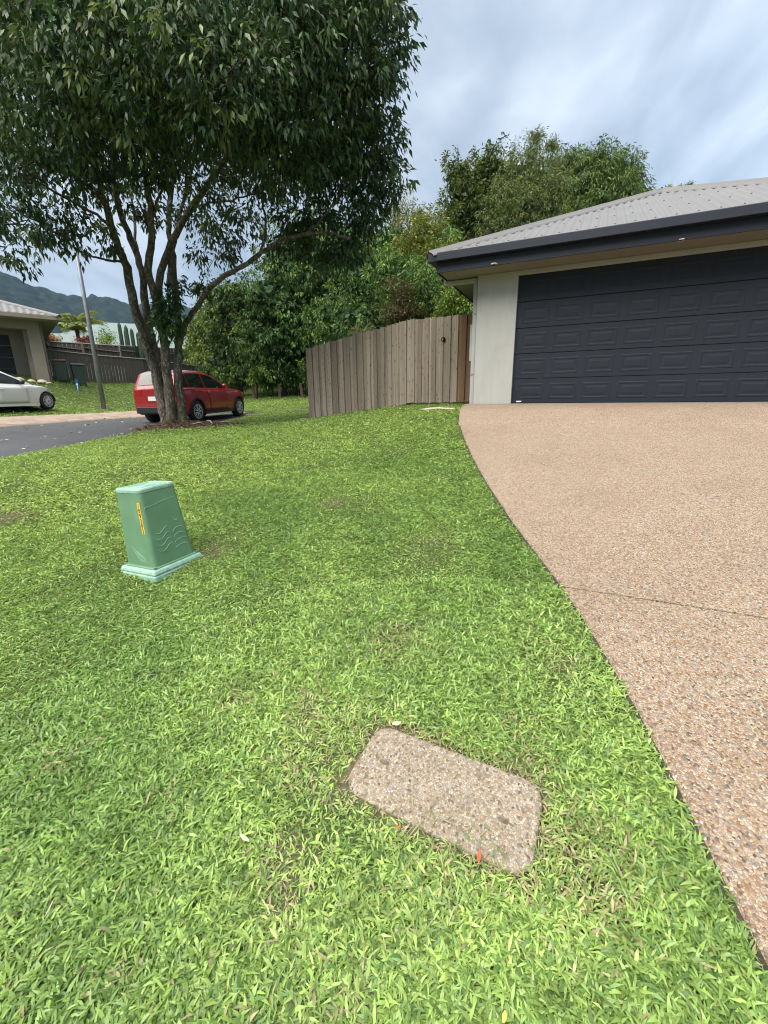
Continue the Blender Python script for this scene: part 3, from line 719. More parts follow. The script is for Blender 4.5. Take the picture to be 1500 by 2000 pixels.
# ---------------------------------------------------------------- cars
def make_car(t, P, paint, trim):
    xr, xf, wid = P['xr'], P['xf'], P['w']; wb = P['wb']; R = P['R']; AR = R+.055
    top = lambda x: float(np.interp(x, *zip(*P['deck']))); roofz = lambda x: float(np.interp(x, *zip(*P['roof'])))
    prof = lambda z: float(np.interp(z, (.15,.3,.5,.7,.85,1.05), (.93,.975,1.,1.,.985,.95)))
    def plan(x):
        e = 0
        if x < xr+.5: e = ((xr+.5-x)/.5)**2.2*.17
        if x > xf-.9: e = max(e, ((x-xf+.9)/.9)**2.4*.30)
        return wid/2*(1-e)
    def zb(x):
        z = P['sill'] + (.06 if x < xr+.25 or x > xf-.25 else 0)
        for w in (0, wb):
            d_ = abs(x-w)
            if d_ < AR: z = max(z, R-.01+sqrt(AR*AR-d_*d_))
        return min(z, top(x)-.12)
    xs = sorted(set([xr, xr+.03, xr+.1, xf-.1, xf-.03, xf]+list(np.arange(xr+.2, xf-.15, .11))+[w+AR*q for w in (0, wb) for q in (-1.001,-.995,-.96,-.85,-.65,-.35,0,.35,.65,.85,.96,.995,1.001)]))
    xs = [x for x in xs if xr <= x <= xf]
    def side(x, z, off=0.): return plan(x)*prof(z)+off
    G = []
    for x in xs:
        b_, t_ = zb(x), top(x); row = []
        fr = [0,.12,.35,.6,.82,.95]
        zs = [b_+(t_-b_)*q for q in fr]; half = [(x, side(x, z), z) for z in zs]+[(x, side(x, t_)-.05, t_+.005), (x, side(x, t_)*.5, t_+.025), (x, 0, t_+.035)]
        under = [(x, side(x, b_)-.2, b_+.0)]
        half = under+half
        G.append(half+[(p[0], -p[1], p[2]) for p in half[-2::-1]])
    b = MB().grid(G)
    for e in (0, -1):
        r = G[e]; k = len(b.v); b.v += r; b.f.append(tuple(range(k, k+len(r))))
    body = b.build('body', paint, t, True)
    m = body.modifiers.new('ws', 'WEIGHTED_NORMAL'); m.keep_sharp = False
    MB().box(((xr+xf)/2, 0, P['sill']+.1), (xf-xr-.35, wid*.78, .16)).build('underbody', M['black'], t)
    # cabin
    belt = lambda x: top(x)-.01
    yc = lambda x, z: min(plan(x)*.97, side(x, top(x))-.035)-(z-belt(x))*P['tumble']
    cx = [p[0] for p in P['roof']]; cxs = np.linspace(cx[0], cx[-1], 40); G = []
    for x in cxs:
        zt = max(roofz(x), belt(x)+.001); h = zt-belt(x); row = []
        for q in (0, .4, .8, .93): row.append((x, yc(x, belt(x)+h*q), belt(x)+h*q))
        yy = yc(x, zt); row += [(x, yy-.03*min(1,h*4), zt-.008*min(1,h*4)), (x, yy-.12, zt+.012*min(1, h*4)), (x, yy*.5, zt+.03*min(1, h*4)), (x, 0, zt+.035*min(1, h*4))]
        G.append(row+[(p[0], -p[1], p[2]) for p in row[-2::-1]])
    MB().grid(G).build('roof', paint, t, True)
    def patch(name, f, nu, nv, mat, parent=t, thick=.0):
        g = [[f(i/(nu-1), j/(nv-1)) for j in range(nv)] for i in range(nu)]
        o = MB().grid(g).build(name, mat, parent, True)
        return o
    for s in (1, -1):
        for x0, x1 in P['glass']:
            def f(u, v, x0=x0, x1=x1):
                x = x0+(x1-x0)*u; lo = belt(x)+.035; hi = max(lo+.01, roofz(x)-.085); z = lo+(hi-lo)*v; return (x, s*(yc(x, z)+.006), z)
            patch('side_window', f, 12, 4, M['glass'])
        for x0, x1, xh in P['doors']:
            def f(u, v, x0=x0, x1=x1):
                x = x0+(x1-x0)*u; lo = max(P['sill']+.07, zb(x)+.05); hi = top(x)-.055; z = lo+(hi-lo)*v; return (x, s*side(x, z, .007), z)
            d_ = patch('door', f, 14, 7, paint)
            sd_ = d_.modifiers.new('solid', 'SOLIDIFY'); sd_.thickness = .006; sd_.offset = 0
            MB().box((xh, s*side(xh, top(xh)-.16, .022), top(xh)-.17), (.17, .02, .022)).build('handle', paint, d_, bevel=.006)
        # mirror
        mx = P['mirror']; MB().lathe([(.01,-.07),(.055,-.06),(.075,0),(.065,.05),(.02,.075)], 'y', 12, (mx, s*(yc(mx, belt(mx))+.12), belt(mx)+.10)).build('mirror', P.get('mirmat', paint), t, True)
        MB().box((mx, s*(yc(mx, belt(mx))+.03), belt(mx)+.05), (.06, .1, .03)).build('mirror_arm', M['black'], t)
        # arch flares
        if P['cladding']:
            for w in (0, wb):
                def f(u, v, w=w):
                    a = pi*u; rr = AR-.005+.05*v; x = w+rr*cos(a); z = R-.01+rr*sin(a); return (x, s*(side(min(max(x,xr),xf), min(z, .95), .012+.012*(1-v))), z)
                o = patch('arch_trim', f, 18, 3, M['black'])
        def f(u, v):
            x = AR*1.05+(wb-2*AR*1.05)*u; z = P['sill']-.04+.09*v; return (x, s*side(x, .35, .012), z)
        patch('sill_trim', f, 6, 3, M['black'] if P['cladding'] else paint)
        for w in (0, wb):
            yw = s*(wid/2-.115)
            wh = MB().lathe([(R*.66,-.105),(R*.9,-.11),(R*.985,-.085),(R,-.04),(R,.04),(R*.985,.085),(R*.9,.11),(R*.66,.105)], 'y', 32, (w, yw, R)).build('wheel', M['rubber'], t, True)
            b = MB(); ro = R*.66; c = (w, yw, R); yo = s*.102
            G = []
            for rr, y in ((ro*1.0, yo*.9),(ro*1.0, yo*1.06),(ro*.93, yo*1.04),(ro*.9, yo*.6)):
                G.append([(c[0]+rr*cos(2*pi*k/28), c[1]+y, c[2]+rr*sin(2*pi*k/28)) for k in range(29)])
            b.grid(G)
            b.lathe([(ro*.2, yo*.75),(ro*.19, yo*1.0),(ro*.1, yo*1.02)], 'y', 14, c)
            ns = P['spokes']
            for k in range(ns):
                a0 = 2*pi*k/ns
                for da in (-.13, .13):
                    p0 = Vector((c[0]+ro*.14*cos(a0), c[1]+yo*.98, c[2]+ro*.14*sin(a0))); p1 = Vector((c[0]+ro*.93*cos(a0+da*1.4), c[1]+yo*1.0, c[2]+ro*.93*sin(a0+da*1.4)))
                    b.tube([p0, p1], [ro*.07, ro*.055], 5)
            b.build('rim', M['rim'], wh)
            MB().lathe([(ro*.92, yo*.55),(ro*.92, yo*.56)], 'y', 20, c).build('brake_disc', M['dark'], wh)
        # lamps
        def fh(u, v):
            x = xf-.42+.36*u; z = P['lamp'][0]+(P['lamp'][1]-P['lamp'][0])*v+.03*(1-u); return (x, s*side(x, z, .006), z)
        patch('headlight', fh, 8, 4, M['lens_clear'])
        def ft(u, v):
            if u < .5: x = xr+.26-.255*(u/.5); y = side(x, .9, .008)
            else: x = xr-.006; y = side(xr, .9)-.3*(u-.5)/.5
            z = P['tail'][0]+(P['tail'][1]-P['tail'][0])*v; return (x, s*y, z)
        patch('tail_light', ft, 9, 4, M['lens_red'])
        # inside of the wheel arches
        for w in (0, wb):
            G = [[(w+AR*cos(pi*k/12), s*y, R-.01+AR*sin(pi*k/12)) for y in (wid/2-.03, wid/2-.34)] for k in range(13)]
            MB().grid(G).build('arch_liner', M['black'], t)
    # screens
    def slope(x0, x1, ins, name):
        def f(u, v):
            x = x0+(x1-x0)*u; z = roofz(x); nx = -.012 if x1 < xf*.3 and x0 < .0 else .012; y = (yc(x, z)-ins)*(2*v-1); return (x+nx, y, z+.012+.035*(1-(2*v-1)**2))
        patch(name, f, 8, 9, M['glass'])
    slope(P['ws'][0], P['ws'][1], .09, 'windscreen'); slope(P['rw'][0], P['rw'][1], .1, 'rear_window')
    # bumpers, plate
    y_ = plan(xr)*.98
    b = MB(); b.box((xr-.012, 0, P['sill']+.16), (.05, y_*1.9, .2)); b.build('rear_bumper', M['black'] if P['cladding'] else paint, t, bevel=.02)
    MB().box((xr-.014, 0, P['tail'][0]-.08), (.02, .46, .13)).build('number_plate', M['white'], t)
    y_ = plan(xf)*.95
    MB().box((xf-.004, 0, .42), (.04, y_*1.6, .22)).build('grille', M['black'], t, bevel=.02)
    return t
SUV = dict(xr=-.80, xf=3.52, w=1.79, wb=2.67, R=.345, sill=.27, tumble=.36, cladding=True, spokes=7,
    deck=[(-.8,1.03),(-.72,1.10),(0,1.085),(1.2,1.055),(2.1,1.035),(2.7,.99),(3.2,.90),(3.42,.80),(3.52,.66)],
    roof=[(-.78,1.06),(-.66,1.34),(-.56,1.53),(-.38,1.585),(.2,1.62),(.7,1.61),(1.15,1.55),(1.5,1.40),(1.9,1.17),(2.16,1.02)],
    glass=[(-.46,-.2),(-.15,.62),(.70,1.78)], doors=[(.02,.68,.16),(.715,1.83,.86)], mirror=1.66, lamp=(.74,.86), tail=(.86,1.04), ws=(1.25,2.08), rw=(-.74,-.55))
HATCH = dict(xr=-.72, xf=3.10, w=1.75, wb=2.60, R=.315, sill=.2, tumble=.36, cladding=False, spokes=9, mirmat=None,
    deck=[(-.72,.9),(-.6,.95),(0,.94),(1.2,.905),(2.0,.9),(2.5,.86),(2.85,.78),(3.02,.68),(3.10,.56)],
    roof=[(-.7,.93),(-.58,1.12),(-.45,1.3),(-.15,1.41),(.4,1.45),(.8,1.44),(1.15,1.38),(1.6,1.18),(1.95,1.0),(2.15,.89)],
    glass=[(-.4,-.12),(-.07,.66),(.73,1.82)], doors=[(.02,.69,.14),(.725,1.82,.86)], mirror=1.62, lamp=(.62,.76), tail=(.74,.92), ws=(1.25,2.06), rw=(-.66,-.48))
HATCH['mirmat'] = M['black']
def seat_car(t, P, x, y, az, zoff=0.):
    h = np.array([sin(az), cos(az)]); F = np.array([x, y])+h*P['wb']; l = np.array([-h[1], h[0]])
    za = float(H(x, y)); zb_ = float(H(*F)); pitch = atan2(zb_-za, P['wb'])
    t.location = (x, y, za+zoff); t.rotation_euler = (0, -pitch, pi/2-az)
RRp = at(384.7, 824, 14.3); caz = radians(11)
_l = np.array([-cos(caz), sin(caz)]); ctr = RRp[:2]+_l*(SUV['w']/2-.115)
suv = thing('parked_car', 'red compact suv parked on the road behind the big tree trunk', 'car', group='cars parked across the road')
make_car(suv, SUV, M['red'], M['black']); seat_car(suv, SUV, ctr[0], ctr[1], caz, -.05)
FRp = at(94, 801, 17.0); waz = radians(7)
h_ = np.array([sin(waz), cos(waz)]); _l = np.array([-cos(waz), sin(waz)]); wc = FRp[:2]+_l*(HATCH['w']/2-.1)-h_*HATCH['wb']
hat = thing('parked_car', 'white hatchback with black mirror parked on the grass before the beige house', 'car', group='cars parked across the road')
make_car(hat, HATCH, M['whitecar'], M['black']); seat_car(hat, HATCH, wc[0], wc[1], waz, .0); hat.location.z = FRp[2]+.0; hat.rotation_euler.y = radians(-.5)
# ---------------------------------------------------------------- street pole, marker post, bollards, bins
p0 = at(204, 801, 20.0); pole = thing('light_pole', 'slim galvanised street light pole on the far verge beside the kerb', 'street light', (p0[0], p0[1], float(H(p0[0], p0[1]))))
MB().tube([(0,0,0),(0,0,4),(0,0,9.2)], [.10,.082,.055], 14).build('shaft', M['grey_metal'], pole, True)
MB().tube([(0,0,9.15),(.35,-.1,9.4),(1.3,-.4,9.5)], [.05,.04,.035], 10).build('arm', M['grey_metal'], pole, True)
MB().box((1.6,-.5,9.5), (.7,.22,.1), -.3).build('lantern', M['grey_metal'], pole, bevel=.03)
MB().box((0,0,.015), (.5,.5,.05)).build('footing', M['kerb'], pole)
p0 = at(155.5, 778, 22.0); mk = thing('marker_post', 'short blue marker post with white upright lettering in the far verge', 'marker post', (p0[0], p0[1], p0[2]-.05), radians(36))
MB().prism([(-.065,0),(.065,0),(.065,.9),(.045,.97),(-.045,.97),(-.065,.9)], 'y', -.018, .018).build('post', M['blue'], mk, bevel=.004)
b = MB()
for z0, z1 in ((.46, .76), (.10, .41)):
    b.prism([(-.012, z0), (.012, z0), (.016, z1-.07), (.035, z1-.06), (.035, z1), (-.035, z1), (-.035, z1-.06), (-.016, z1-.07)], 'y', -.021, -.0185)
b.build('white_lettering', M['white'], mk)
proto = None
for i, (u, v, lab) in enumerate(((495.5, 776.3, 'dark timber bollard nearest the red car on the park edge'), (547, 777.5, 'middle dark timber bollard on the park edge'), (590.5, 776, 'leaning dark timber bollard closest to the paling fence end'), (444, 773, 'dark timber bollard showing above the red car bonnet'))):
    P = at(u, v, 24.6); z = float(H(P[0], P[1]))
    if proto is None:
        o = thing('bollard', lab, 'bollard', (P[0], P[1], z), .2, 'timber bollards along the park edge')
        MB().box((0,0,.3), (.15,.13,.85)).build('post', M['post'], o, bevel=.012); MB().frustum((0,0,.7255),(.13,.11),(0,0,.755),(.07,.05)).build('cap', M['post'], o); proto = o
    else:
        o = proto.copy(); COL.objects.link(o); o['label'] = lab; o.location = (P[0], P[1], z)
        for ch in proto.children: c = ch.copy(); COL.objects.link(c); c.parent = o
    if i == 2: o.rotation_euler = (0, radians(-5), .3)
def bin_(x, y, rz, lidmat, label):
    t = thing('wheelie_bin', label, 'bin', (x, y, float(H(x, y))), rz, 'wheelie bins against the old fence')
    MB().frustum((0,0,.06),(.44,.5),(0,.03,.98),(.56,.66)).build('bin_body', M['bin_green'], t, bevel=.02)
    b = MB(); b.prism([(-.33,1.0),(.36,1.0),(.40,1.03),(.36,1.06),(0,1.10),(-.34,1.03)], 'x', -.3, .3); b.build('lid', lidmat, t, bevel=.01)
    b = MB(); b.tube([(-.26,.40,.98),(.26,.40,.98)], .018, 8); b.build('handle', M['black'], t)
    for s in (-1, 1): MB().lathe([(.1,-.025),(.1,.025)], 'x', 16, (s*.27,.24,.1)).build('wheel', M['black'], t)
P = at(122, 741, 23.0); bin_(P[0], P[1], radians(35), M['bin_red'], 'green wheelie bin with red lid beside the beige house wall')
P = at(156, 743.5, 23.6); bin_(P[0], P[1], radians(40), M['bin_green'], 'dark green wheelie bin with dark lid in front of the old fence')
# ---------------------------------------------------------------- beige house across the road (local x along front to the corner, y into the house)
Pc = at(97.5, 741, 22.0); baz = radians(49)
nh = thing('house', 'beige house with pale tiled roof and dark recessed garage across the road', 'house', (Pc[0], Pc[1], float(Pc[2])), pi/2-baz)
b = MB(); b.box((-.25,.18,1.1), (.5,.36,3.0)); b.box((-3.4,.18,2.44), (5.8,.35,.36)); b.box((-6.8,.18,1.1),(1.0,.36,3.0)); b.box((-.15,4.2,1.1),(.295,7.7,2.99))
b.box((-.9,1.5,1.1),(.5,.3,2.99)); b.box((-5.9,1.5,1.1),(.9,.3,2.98)); b.box((-3.3,1.5,2.35),(4.3,.3,.5)); b.box((-.5,.85,1.1),(.3,1.0,2.97)); b.box((-3.5,.9,2.3),(6,1.2,.05))
b.build('wall', M['beige'], nh)
for k in range(4): MB().box((-3.3,1.42,.26+k*.54),(4.29,.05,.53)).build('garage_door_section', M['dark'], nh, bevel=.01)
b = MB(); b.box((-3.6,-.3,2.64),(8.6,.62,.03)); b.box((.36,4.0,2.64),(.7,8.0,.028)); b.build('soffit', M['soffit'], nh)
b = MB(); b.box((-3.55,-.66,2.76),(8.7,.11,.2)); b.box((.745,3.9,2.76),(.11,9.0,.198)); b.build('gutter', M['beige'], nh, bevel=.02)
MB().box((.06,.2,1.25),(.09,.1,2.75)).build('downpipe', M['beige'], nh, bevel=.01)
def ribbed(x0, x1, ev, rt, z0, tp, pitch, amp):
    G = []; xs = np.arange(x0, x1, pitch/6); 
    for t in np.linspace(0, 1, 6):
        G.append([(x, ev+min(rt, max(x1-x, .001), max(x-x0, .001))*t, z0+min(rt, max(x1-x,.001), max(x-x0,.001))*t*tp+amp*cos(2*pi*x/pitch)) for x in xs])
    return MB().grid(G)
ribbed(-8.3, .78, -.7, 4.2, 2.86, .36, .26, .018).build('roof', M['roof'], nh)
G = []
for t in np.linspace(0, 1, 5): G.append([(.78-min(4.2, max(y+.7, .001), max(8.2-y,.001))*t, y, 2.86+min(4.2, max(y+.7,.001), max(8.2-y,.001))*t*.36) for y in np.linspace(-.7, 8.2, 40)])
MB().grid(G).build('roof', M['roof'], nh)
capping((.8,-.72,2.88), (-3.45,3.52,2.9+4.2*.36), .16).build('hip_capping', M['roofcap'], nh)
for i, (dx, dy, s) in enumerate(((-.35,-.45,.17),(-.75,-.5,.13),(-1.15,-.42,.15),(-.1,-.6,.12))):
    c, s_ = cos(pi/2-baz), sin(pi/2-baz); x = Pc[0]+dx*c-dy*s_; y = Pc[1]+dx*s_+dy*c
    b = MB(); b.lathe([(.01,-.05),(s*1.2,.0),(s*1.3,s*.35),(s*.8,s*.8),(s*.2,s*.95)], 'z', 9); o = b.build('rock', M['stone'], None, bevel=.02)
    o.location = on_ground(x, y, -.02); o.rotation_euler = (.2*i, .1, i*1.3)
    tag(o, ('largest pale garden rock at the foot of the beige house pillar','small pale garden rock between two larger ones by the beige house','pale garden rock farthest from the downpipe of the beige house','smallest pale garden rock next to the beige house downpipe')[i], 'rock', 'pale rocks by the beige house')
# ---------------------------------------------------------------- old two-tier timber fences up the far verge
def old_fence(name, label, pts, front_rails, pitch=.11):
    """pts: (x, y, zbottom, ztop)"""
    t = thing(name, label, 'fence', (pts[0][0], pts[0][1], 0), group='old timber fences across the road')
    o0 = np.array(pts[0][:2])
    for a, c in zip(pts[:-1], pts[1:]):
        A = np.array(a[:2])-o0; B = np.array(c[:2])-o0; L = np.hypot(*(B-A)); dr = (B-A)/L; nb = max(1, int(round(L/2.4))); nrm = np.array([dr[1], -dr[0]])
        for k in range(nb):
            b = MB(); n = int(L/nb/pitch)
            for i in range(n):
                f = (k+(i+.5)/n)/nb; p = A+(B-A)*f; z0 = a[2]+(c[2]-a[2])*f; z1 = a[3]+(c[3]-a[3])*f+random.uniform(-.03,.03)
                off = .012 if i % 2 else -.012; p = p+nrm*off
                b.box((p[0], p[1], (z0+z1)/2), (pitch*1.02 if i % 2 else pitch*.94, .018, z1-z0), atan2(dr[1], dr[0])+random.uniform(-.02,.02))
            b.build('paling_bay', M['old_fence'], t, kind='stuff')
            f = k/nb; p = A+(B-A)*f+nrm*(.07 if front_rails else -.07); z0 = a[2]+(c[2]-a[2])*f; z1 = a[3]+(c[3]-a[3])*f
            MB().box((p[0], p[1], (z0+z1)/2-.02), (.11,.11,z1-z0+.1), atan2(dr[1], dr[0])).build('post', M['old_fence'], t)
            if front_rails:
                for fr in (.25, .8):
                    b = MB(); q0 = A+(B-A)*(k/nb)+nrm*.045; q1 = A+(B-A)*((k+1)/nb)+nrm*.045
                    za = a[2]+(c[2]-a[2])*k/nb; zb_ = a[2]+(c[2]-a[2])*(k+1)/nb; ha = (a[3]-a[2])+((c[3]-c[2])-(a[3]-a[2]))*k/nb
                    b.tube([(q0[0],q0[1],za+ha*fr),(q1[0],q1[1],zb_+ha*fr)], .045, 4); b.build('rail', M['old_fence'], t)
            q0 = A+(B-A)*(k/nb); q1 = A+(B-A)*((k+1)/nb); za = a[3]+(c[3]-a[3])*k/nb; zc = a[3]+(c[3]-a[3])*(k+1)/nb
            MB().tube([(q0[0],q0[1],za+.02),(q1[0],q1[1],zc+.02)], .05, 4).build('capping_rail', M['old_fence'], t)
    return t
def P4(u, vb, vt, Y):
    a = at(u, vb, Y); c = at(u, vt, Y); return (a[0], a[1], a[2], c[2])
old_fence('paling_fence', 'dark weathered lower fence behind the bins and light pole', [P4(92,741,683,24), P4(200,748,695,27), P4(287,753,702,30), P4(360,758,711,34), P4(456,762,727,40)], False)
old_fence('paling_fence', 'grey upper fence with rails standing above the dark lower fence', [P4(86,700,667,26.5), P4(238,716,676,29.5), P4(380,726,683,38), P4(440,735,688,42.5)], True)
# teal-roofed house beyond
Pt = at(262, 684, 46); th = thing('house', 'pale teal hip-roofed house behind the old fences', 'house', (Pt[0], Pt[1], float(H(Pt[0], Pt[1]))), radians(22))
zb0 = Pt[2]-float(H(Pt[0], Pt[1]))
MB().box((0,0,zb0/2-.6), (13,8,zb0+1.0)).build('wall', M['white'], th)
def hip(cx, cy, hx, hy, z, h):
    b = MB(); e = max(0, hx-hy)
    b.add([(cx-hx,cy-hy,z),(cx+hx,cy-hy,z),(cx+hx,cy+hy,z),(cx-hx,cy+hy,z),(cx-e,cy,z+h),(cx+e,cy,z+h)], [(0,1,5,4),(1,2,5),(2,3,4,5),(3,0,4),(3,2,1,0)]); return b
hip(0,0,7.4,4.6,zb0-.1,2.6).build('roof', M['teal_roof'], th); hip(-5.6,-3.2,3.4,2.6,zb0-.25,1.2).build('roof', M['teal_roof'], th); hip(6.5,-3.,4.6,2.8,zb0-.6,1.7).build('roof', M['teal_roof'], th)
b = MB(); b.box((0,-4.6,zb0-.16),(14.9,.1,.14)); b.box((-5.6,-5.8,zb0-.31),(6.9,.1,.14)); b.build('gutter', M['white'], th)
for x in (-4, 0, 4):
    wn = MB().box((x,-4.02,zb0-1.3),(1.6,.08,1.2)).build('window', M['white'], th); MB().box((x,-4.07,zb0-1.3),(1.4,.04,1.0)).build('pane', M['glass'], wn)
# ---------------------------------------------------------------- vegetation
def unit(v): return v/np.maximum(np.linalg.norm(v, axis=-1, keepdims=True), 1e-9)
def leaves(P, A, L, Wd, colors, r, fold=.25, bend=.15, segs=1):
    """P bases, A axes (unit), L lengths, Wd half widths; two triangles folded along the midrib"""
    n = len(P); rnd = unit(r.normal(size=(n, 3))+np.array([0,0,.9])); S = unit(np.cross(A, rnd)); N = np.cross(S, A)
    mid = P+A*(L*.45)[:, None]
    V = np.stack([P, mid+S*Wd[:, None]+N*(Wd*fold)[:, None], mid-S*Wd[:, None]+N*(Wd*fold)[:, None], P+A*L[:, None]-np.array([0,0,1])*(L*bend)[:, None]], 1).reshape(-1, 3)
    i = np.arange(n)*4; F = np.stack([np.c_[i, i+1, i+3], np.c_[i, i+3, i+2]], 1).reshape(-1, 3)
    return V, F, np.repeat(colors, 4, 0)
def lumps(blobs, r, k=9, q=.44):
    o = []
    for c, R3 in blobs:
        R3 = np.asarray(R3) if hasattr(R3, '__len__') else np.array([R3]*3); m = k if R3[0] > .9 else max(4, k//2)
        i = np.arange(m)+.5; ph = np.arccos(1-2*i/m); th = pi*(1+5**.5)*i+r.uniform(0, 6)
        dv = np.c_[np.cos(th)*np.sin(ph), np.sin(th)*np.sin(ph), np.cos(ph)]+r.normal(size=(m, 3))*.16
        for d_ in dv: s_ = q*r.uniform(.75, 1.25); o.append((np.asarray(c)+d_*R3*.72, R3*s_))
        o.append((c, R3*.5))
    return o
def crown(blobs, n, L, asp, cols, r, droop=.35, clump=.21, shell=.72, per=24, cr_scale=1., inner=.1, wts=None):
    """clumps of leaves through each blob, denser towards its outside; cols = [(rgb, weight)]"""
    rad = np.array([np.mean(b[1]) for b in blobs]); wt = rad**2*(1 if wts is None else np.asarray(wts)); wt = wt/np.sum(wt); Vs, Fs, Cs = [], [], []; base = 0
    ctr = np.mean([b[0] for b in blobs], 0)
    for (c, R3), w in zip(blobs, wt):
        k = max(4, int(n*w/per)); R3 = np.asarray(R3) if hasattr(R3, '__len__') else np.array([R3]*3)
        dirs = unit(r.normal(size=(k, 3))); rr = r.uniform(shell**2, 1.1, k)**.5*np.where(r.random(k) < inner, r.uniform(.2,.8,k), 1); out = dirs
        cc = np.asarray(c)+dirs*R3*rr[:, None]
        crd = clump*cr_scale*r.uniform(.6, 1.3, k)
        m = r.poisson(per, k); idx = np.repeat(np.arange(k), m); N = len(idx)
        off = r.normal(size=(N, 3))*.5; P = cc[idx]+off*crd[idx][:, None]*np.array([1,1,.8])
        A = unit(out[idx]*.45+unit(off)*.5+r.normal(size=(N, 3))*.45+np.array([0,0,-droop]))
        l = L*r.uniform(.65, 1.25, N)
        ci = r.choice(len(cols), k, p=[q[1] for q in cols]); cc_ = np.array([q[0] for q in cols])[ci][idx]
        jit = r.uniform(.72, 1.28, (N, 1))*r.uniform(.85, 1.15, k)[idx][:, None]; cl = cc_*jit*r.uniform(.93, 1.07, (N, 3))
        V, F, C = leaves(P, A, l, l*asp*.5, cl, r); Vs.append(V); Fs.append(F+base); Cs.append(C); base += len(V)
    return np.concatenate(Vs), np.concatenate(Fs), np.concatenate(Cs)
def B(u, v, Y, r, rz=None, ry=None):
    return (at(u, v, Y), (r, ry or r, rz or r))
def tree(label, blobs, n, L, asp, cols, seed, base=None, trunk_r=.16, mat='tree_leaf', group=None, name='tree', limbs=5, cat='tree', lump_n=9, core=True, **kw):
    r = np.random.default_rng(seed); cs = np.array([b[0] for b in blobs]); m = cs.mean(0)
    if base is None: base = (m[0], m[1])
    z = float(H(base[0], base[1])); t = thing(name, label, cat, (base[0], base[1], z), group=group); o = np.array([base[0], base[1], z])
    top = m-o; b = MB(); mid = top*.5+np.array([.2, 0, 0])*r.normal()
    b.tube([(0,0,-.2), tuple(mid*.5), tuple(mid), tuple(top)], [trunk_r*1.15, trunk_r, trunk_r*.75, trunk_r*.35], 8)
    for k in range(min(limbs, len(blobs))):
        e = cs[k]-o; q = mid*(.6+.4*k/max(1, limbs)); b.tube([tuple(q), tuple((q+e)/2+np.array([0,0,-.2])), tuple(e)], [trunk_r*.5, trunk_r*.35, trunk_r*.15], 6)
    b.build('trunk', M['bark2'], t, True)
    V, F, C = crown(lumps(blobs, r, lump_n) if lump_n else blobs, int(n*1.62), L*.8, asp*1.1, [((c_[0]*1.1, c_[1], c_[2]*.85), w_) for c_, w_ in cols], r, **kw)
    n0 = 0; Pc_, Ac_, Lc_, Cc_ = [], [], [], []
    for c, R3 in blobs:                    # large darkened leaves added deep inside each mass to block skylight
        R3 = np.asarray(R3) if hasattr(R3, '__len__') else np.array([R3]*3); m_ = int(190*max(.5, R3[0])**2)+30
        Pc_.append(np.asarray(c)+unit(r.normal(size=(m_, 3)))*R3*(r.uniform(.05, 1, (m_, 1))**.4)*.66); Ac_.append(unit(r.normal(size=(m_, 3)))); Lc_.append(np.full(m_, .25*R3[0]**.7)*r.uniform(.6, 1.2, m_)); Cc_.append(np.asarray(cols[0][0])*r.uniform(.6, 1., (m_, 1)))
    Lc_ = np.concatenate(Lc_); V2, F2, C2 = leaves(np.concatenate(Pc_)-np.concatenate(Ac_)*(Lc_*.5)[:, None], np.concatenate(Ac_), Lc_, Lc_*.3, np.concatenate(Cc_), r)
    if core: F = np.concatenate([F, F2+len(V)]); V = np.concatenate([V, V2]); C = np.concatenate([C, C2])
    link('crown', np_mesh('crown', V-o, F, M[mat], C), t); return t
DK = [(tuple(1.75*q for q in c), w) for c, w in [((.022,.05,.014), .5), ((.035,.075,.02), .35), ((.06,.115,.028), .15)]]
MD = [(tuple(1.65*q for q in c), w) for c, w in [((.035,.075,.02), .4), ((.055,.11,.028), .4), ((.085,.15,.035), .2)]]
LT = [(tuple(1.4*q for q in c), w) for c, w in [((.075,.14,.03), .4), ((.11,.18,.035), .4), ((.16,.22,.05), .2)]]
LM = [((.13,.17,.032), .4), ((.18,.215,.04), .3), ((.075,.12,.026), .3)]
OL = [(tuple(1.6*q for q in c), w) for c, w in [((.055,.08,.028), .45), ((.08,.10,.036), .35), ((.05,.09,.022), .2)]]
BM = [(tuple(1.15*q for q in c), w) for c, w in [((.042,.08,.02), .45), ((.066,.12,.027), .4), ((.095,.15,.036), .15)]]
RD = [((.10,.095,.04), .5), ((.14,.105,.055), .2), ((.065,.10,.03), .3)]
PG = [(tuple(1.4*q for q in c), w) for c, w in [((.12,.14,.07), .5), ((.16,.17,.09), .3), ((.08,.11,.05), .2)]]
GRP = 'trees behind the paling fence'
tree('dense dark tree with light green new growth rising behind the red car', [B(452,600,26,1.9),B(470,665,25.5,1.9),B(432,660,27,1.3),B(445,715,26,1.5),B(500,620,26,1.6)], 9000, .24, .34, [((.03,.065,.018),.5),((.05,.1,.025),.3),((.10,.165,.035),.2)], 11, group=GRP, droop=.6)
tree('broad dark green tree with hanging leaves behind the three bollards', [B(545,600,25.5,2.3),B(525,675,24.8,1.7),B(585,660,25.5,2.0),B(560,520,26.5,2.0),B(570,720,25.5,1.2),B(500,700,24.6,1.1)], 11000, .24, .3, DK, 12, group=GRP, droop=.8)
tree('tall mid green tree above the raked end of the paling fence', [B(640,545,26,2.4),B(650,640,24.5,2.0),B(610,490,27.5,2.2),B(690,500,28,2.2),B(640,700,24.5,1.5)], 12000, .24, .3, MD, 13, group=GRP, droop=.5)
tree('leafy dark tree above the corner of the paling fence', [B(720,560,23,1.9),B(755,620,21,1.5),B(700,640,21,1.4),B(740,500,24,1.6),B(715,680,20,1.0)], 10000, .22, .3, DK, 14, group=GRP, droop=.5)
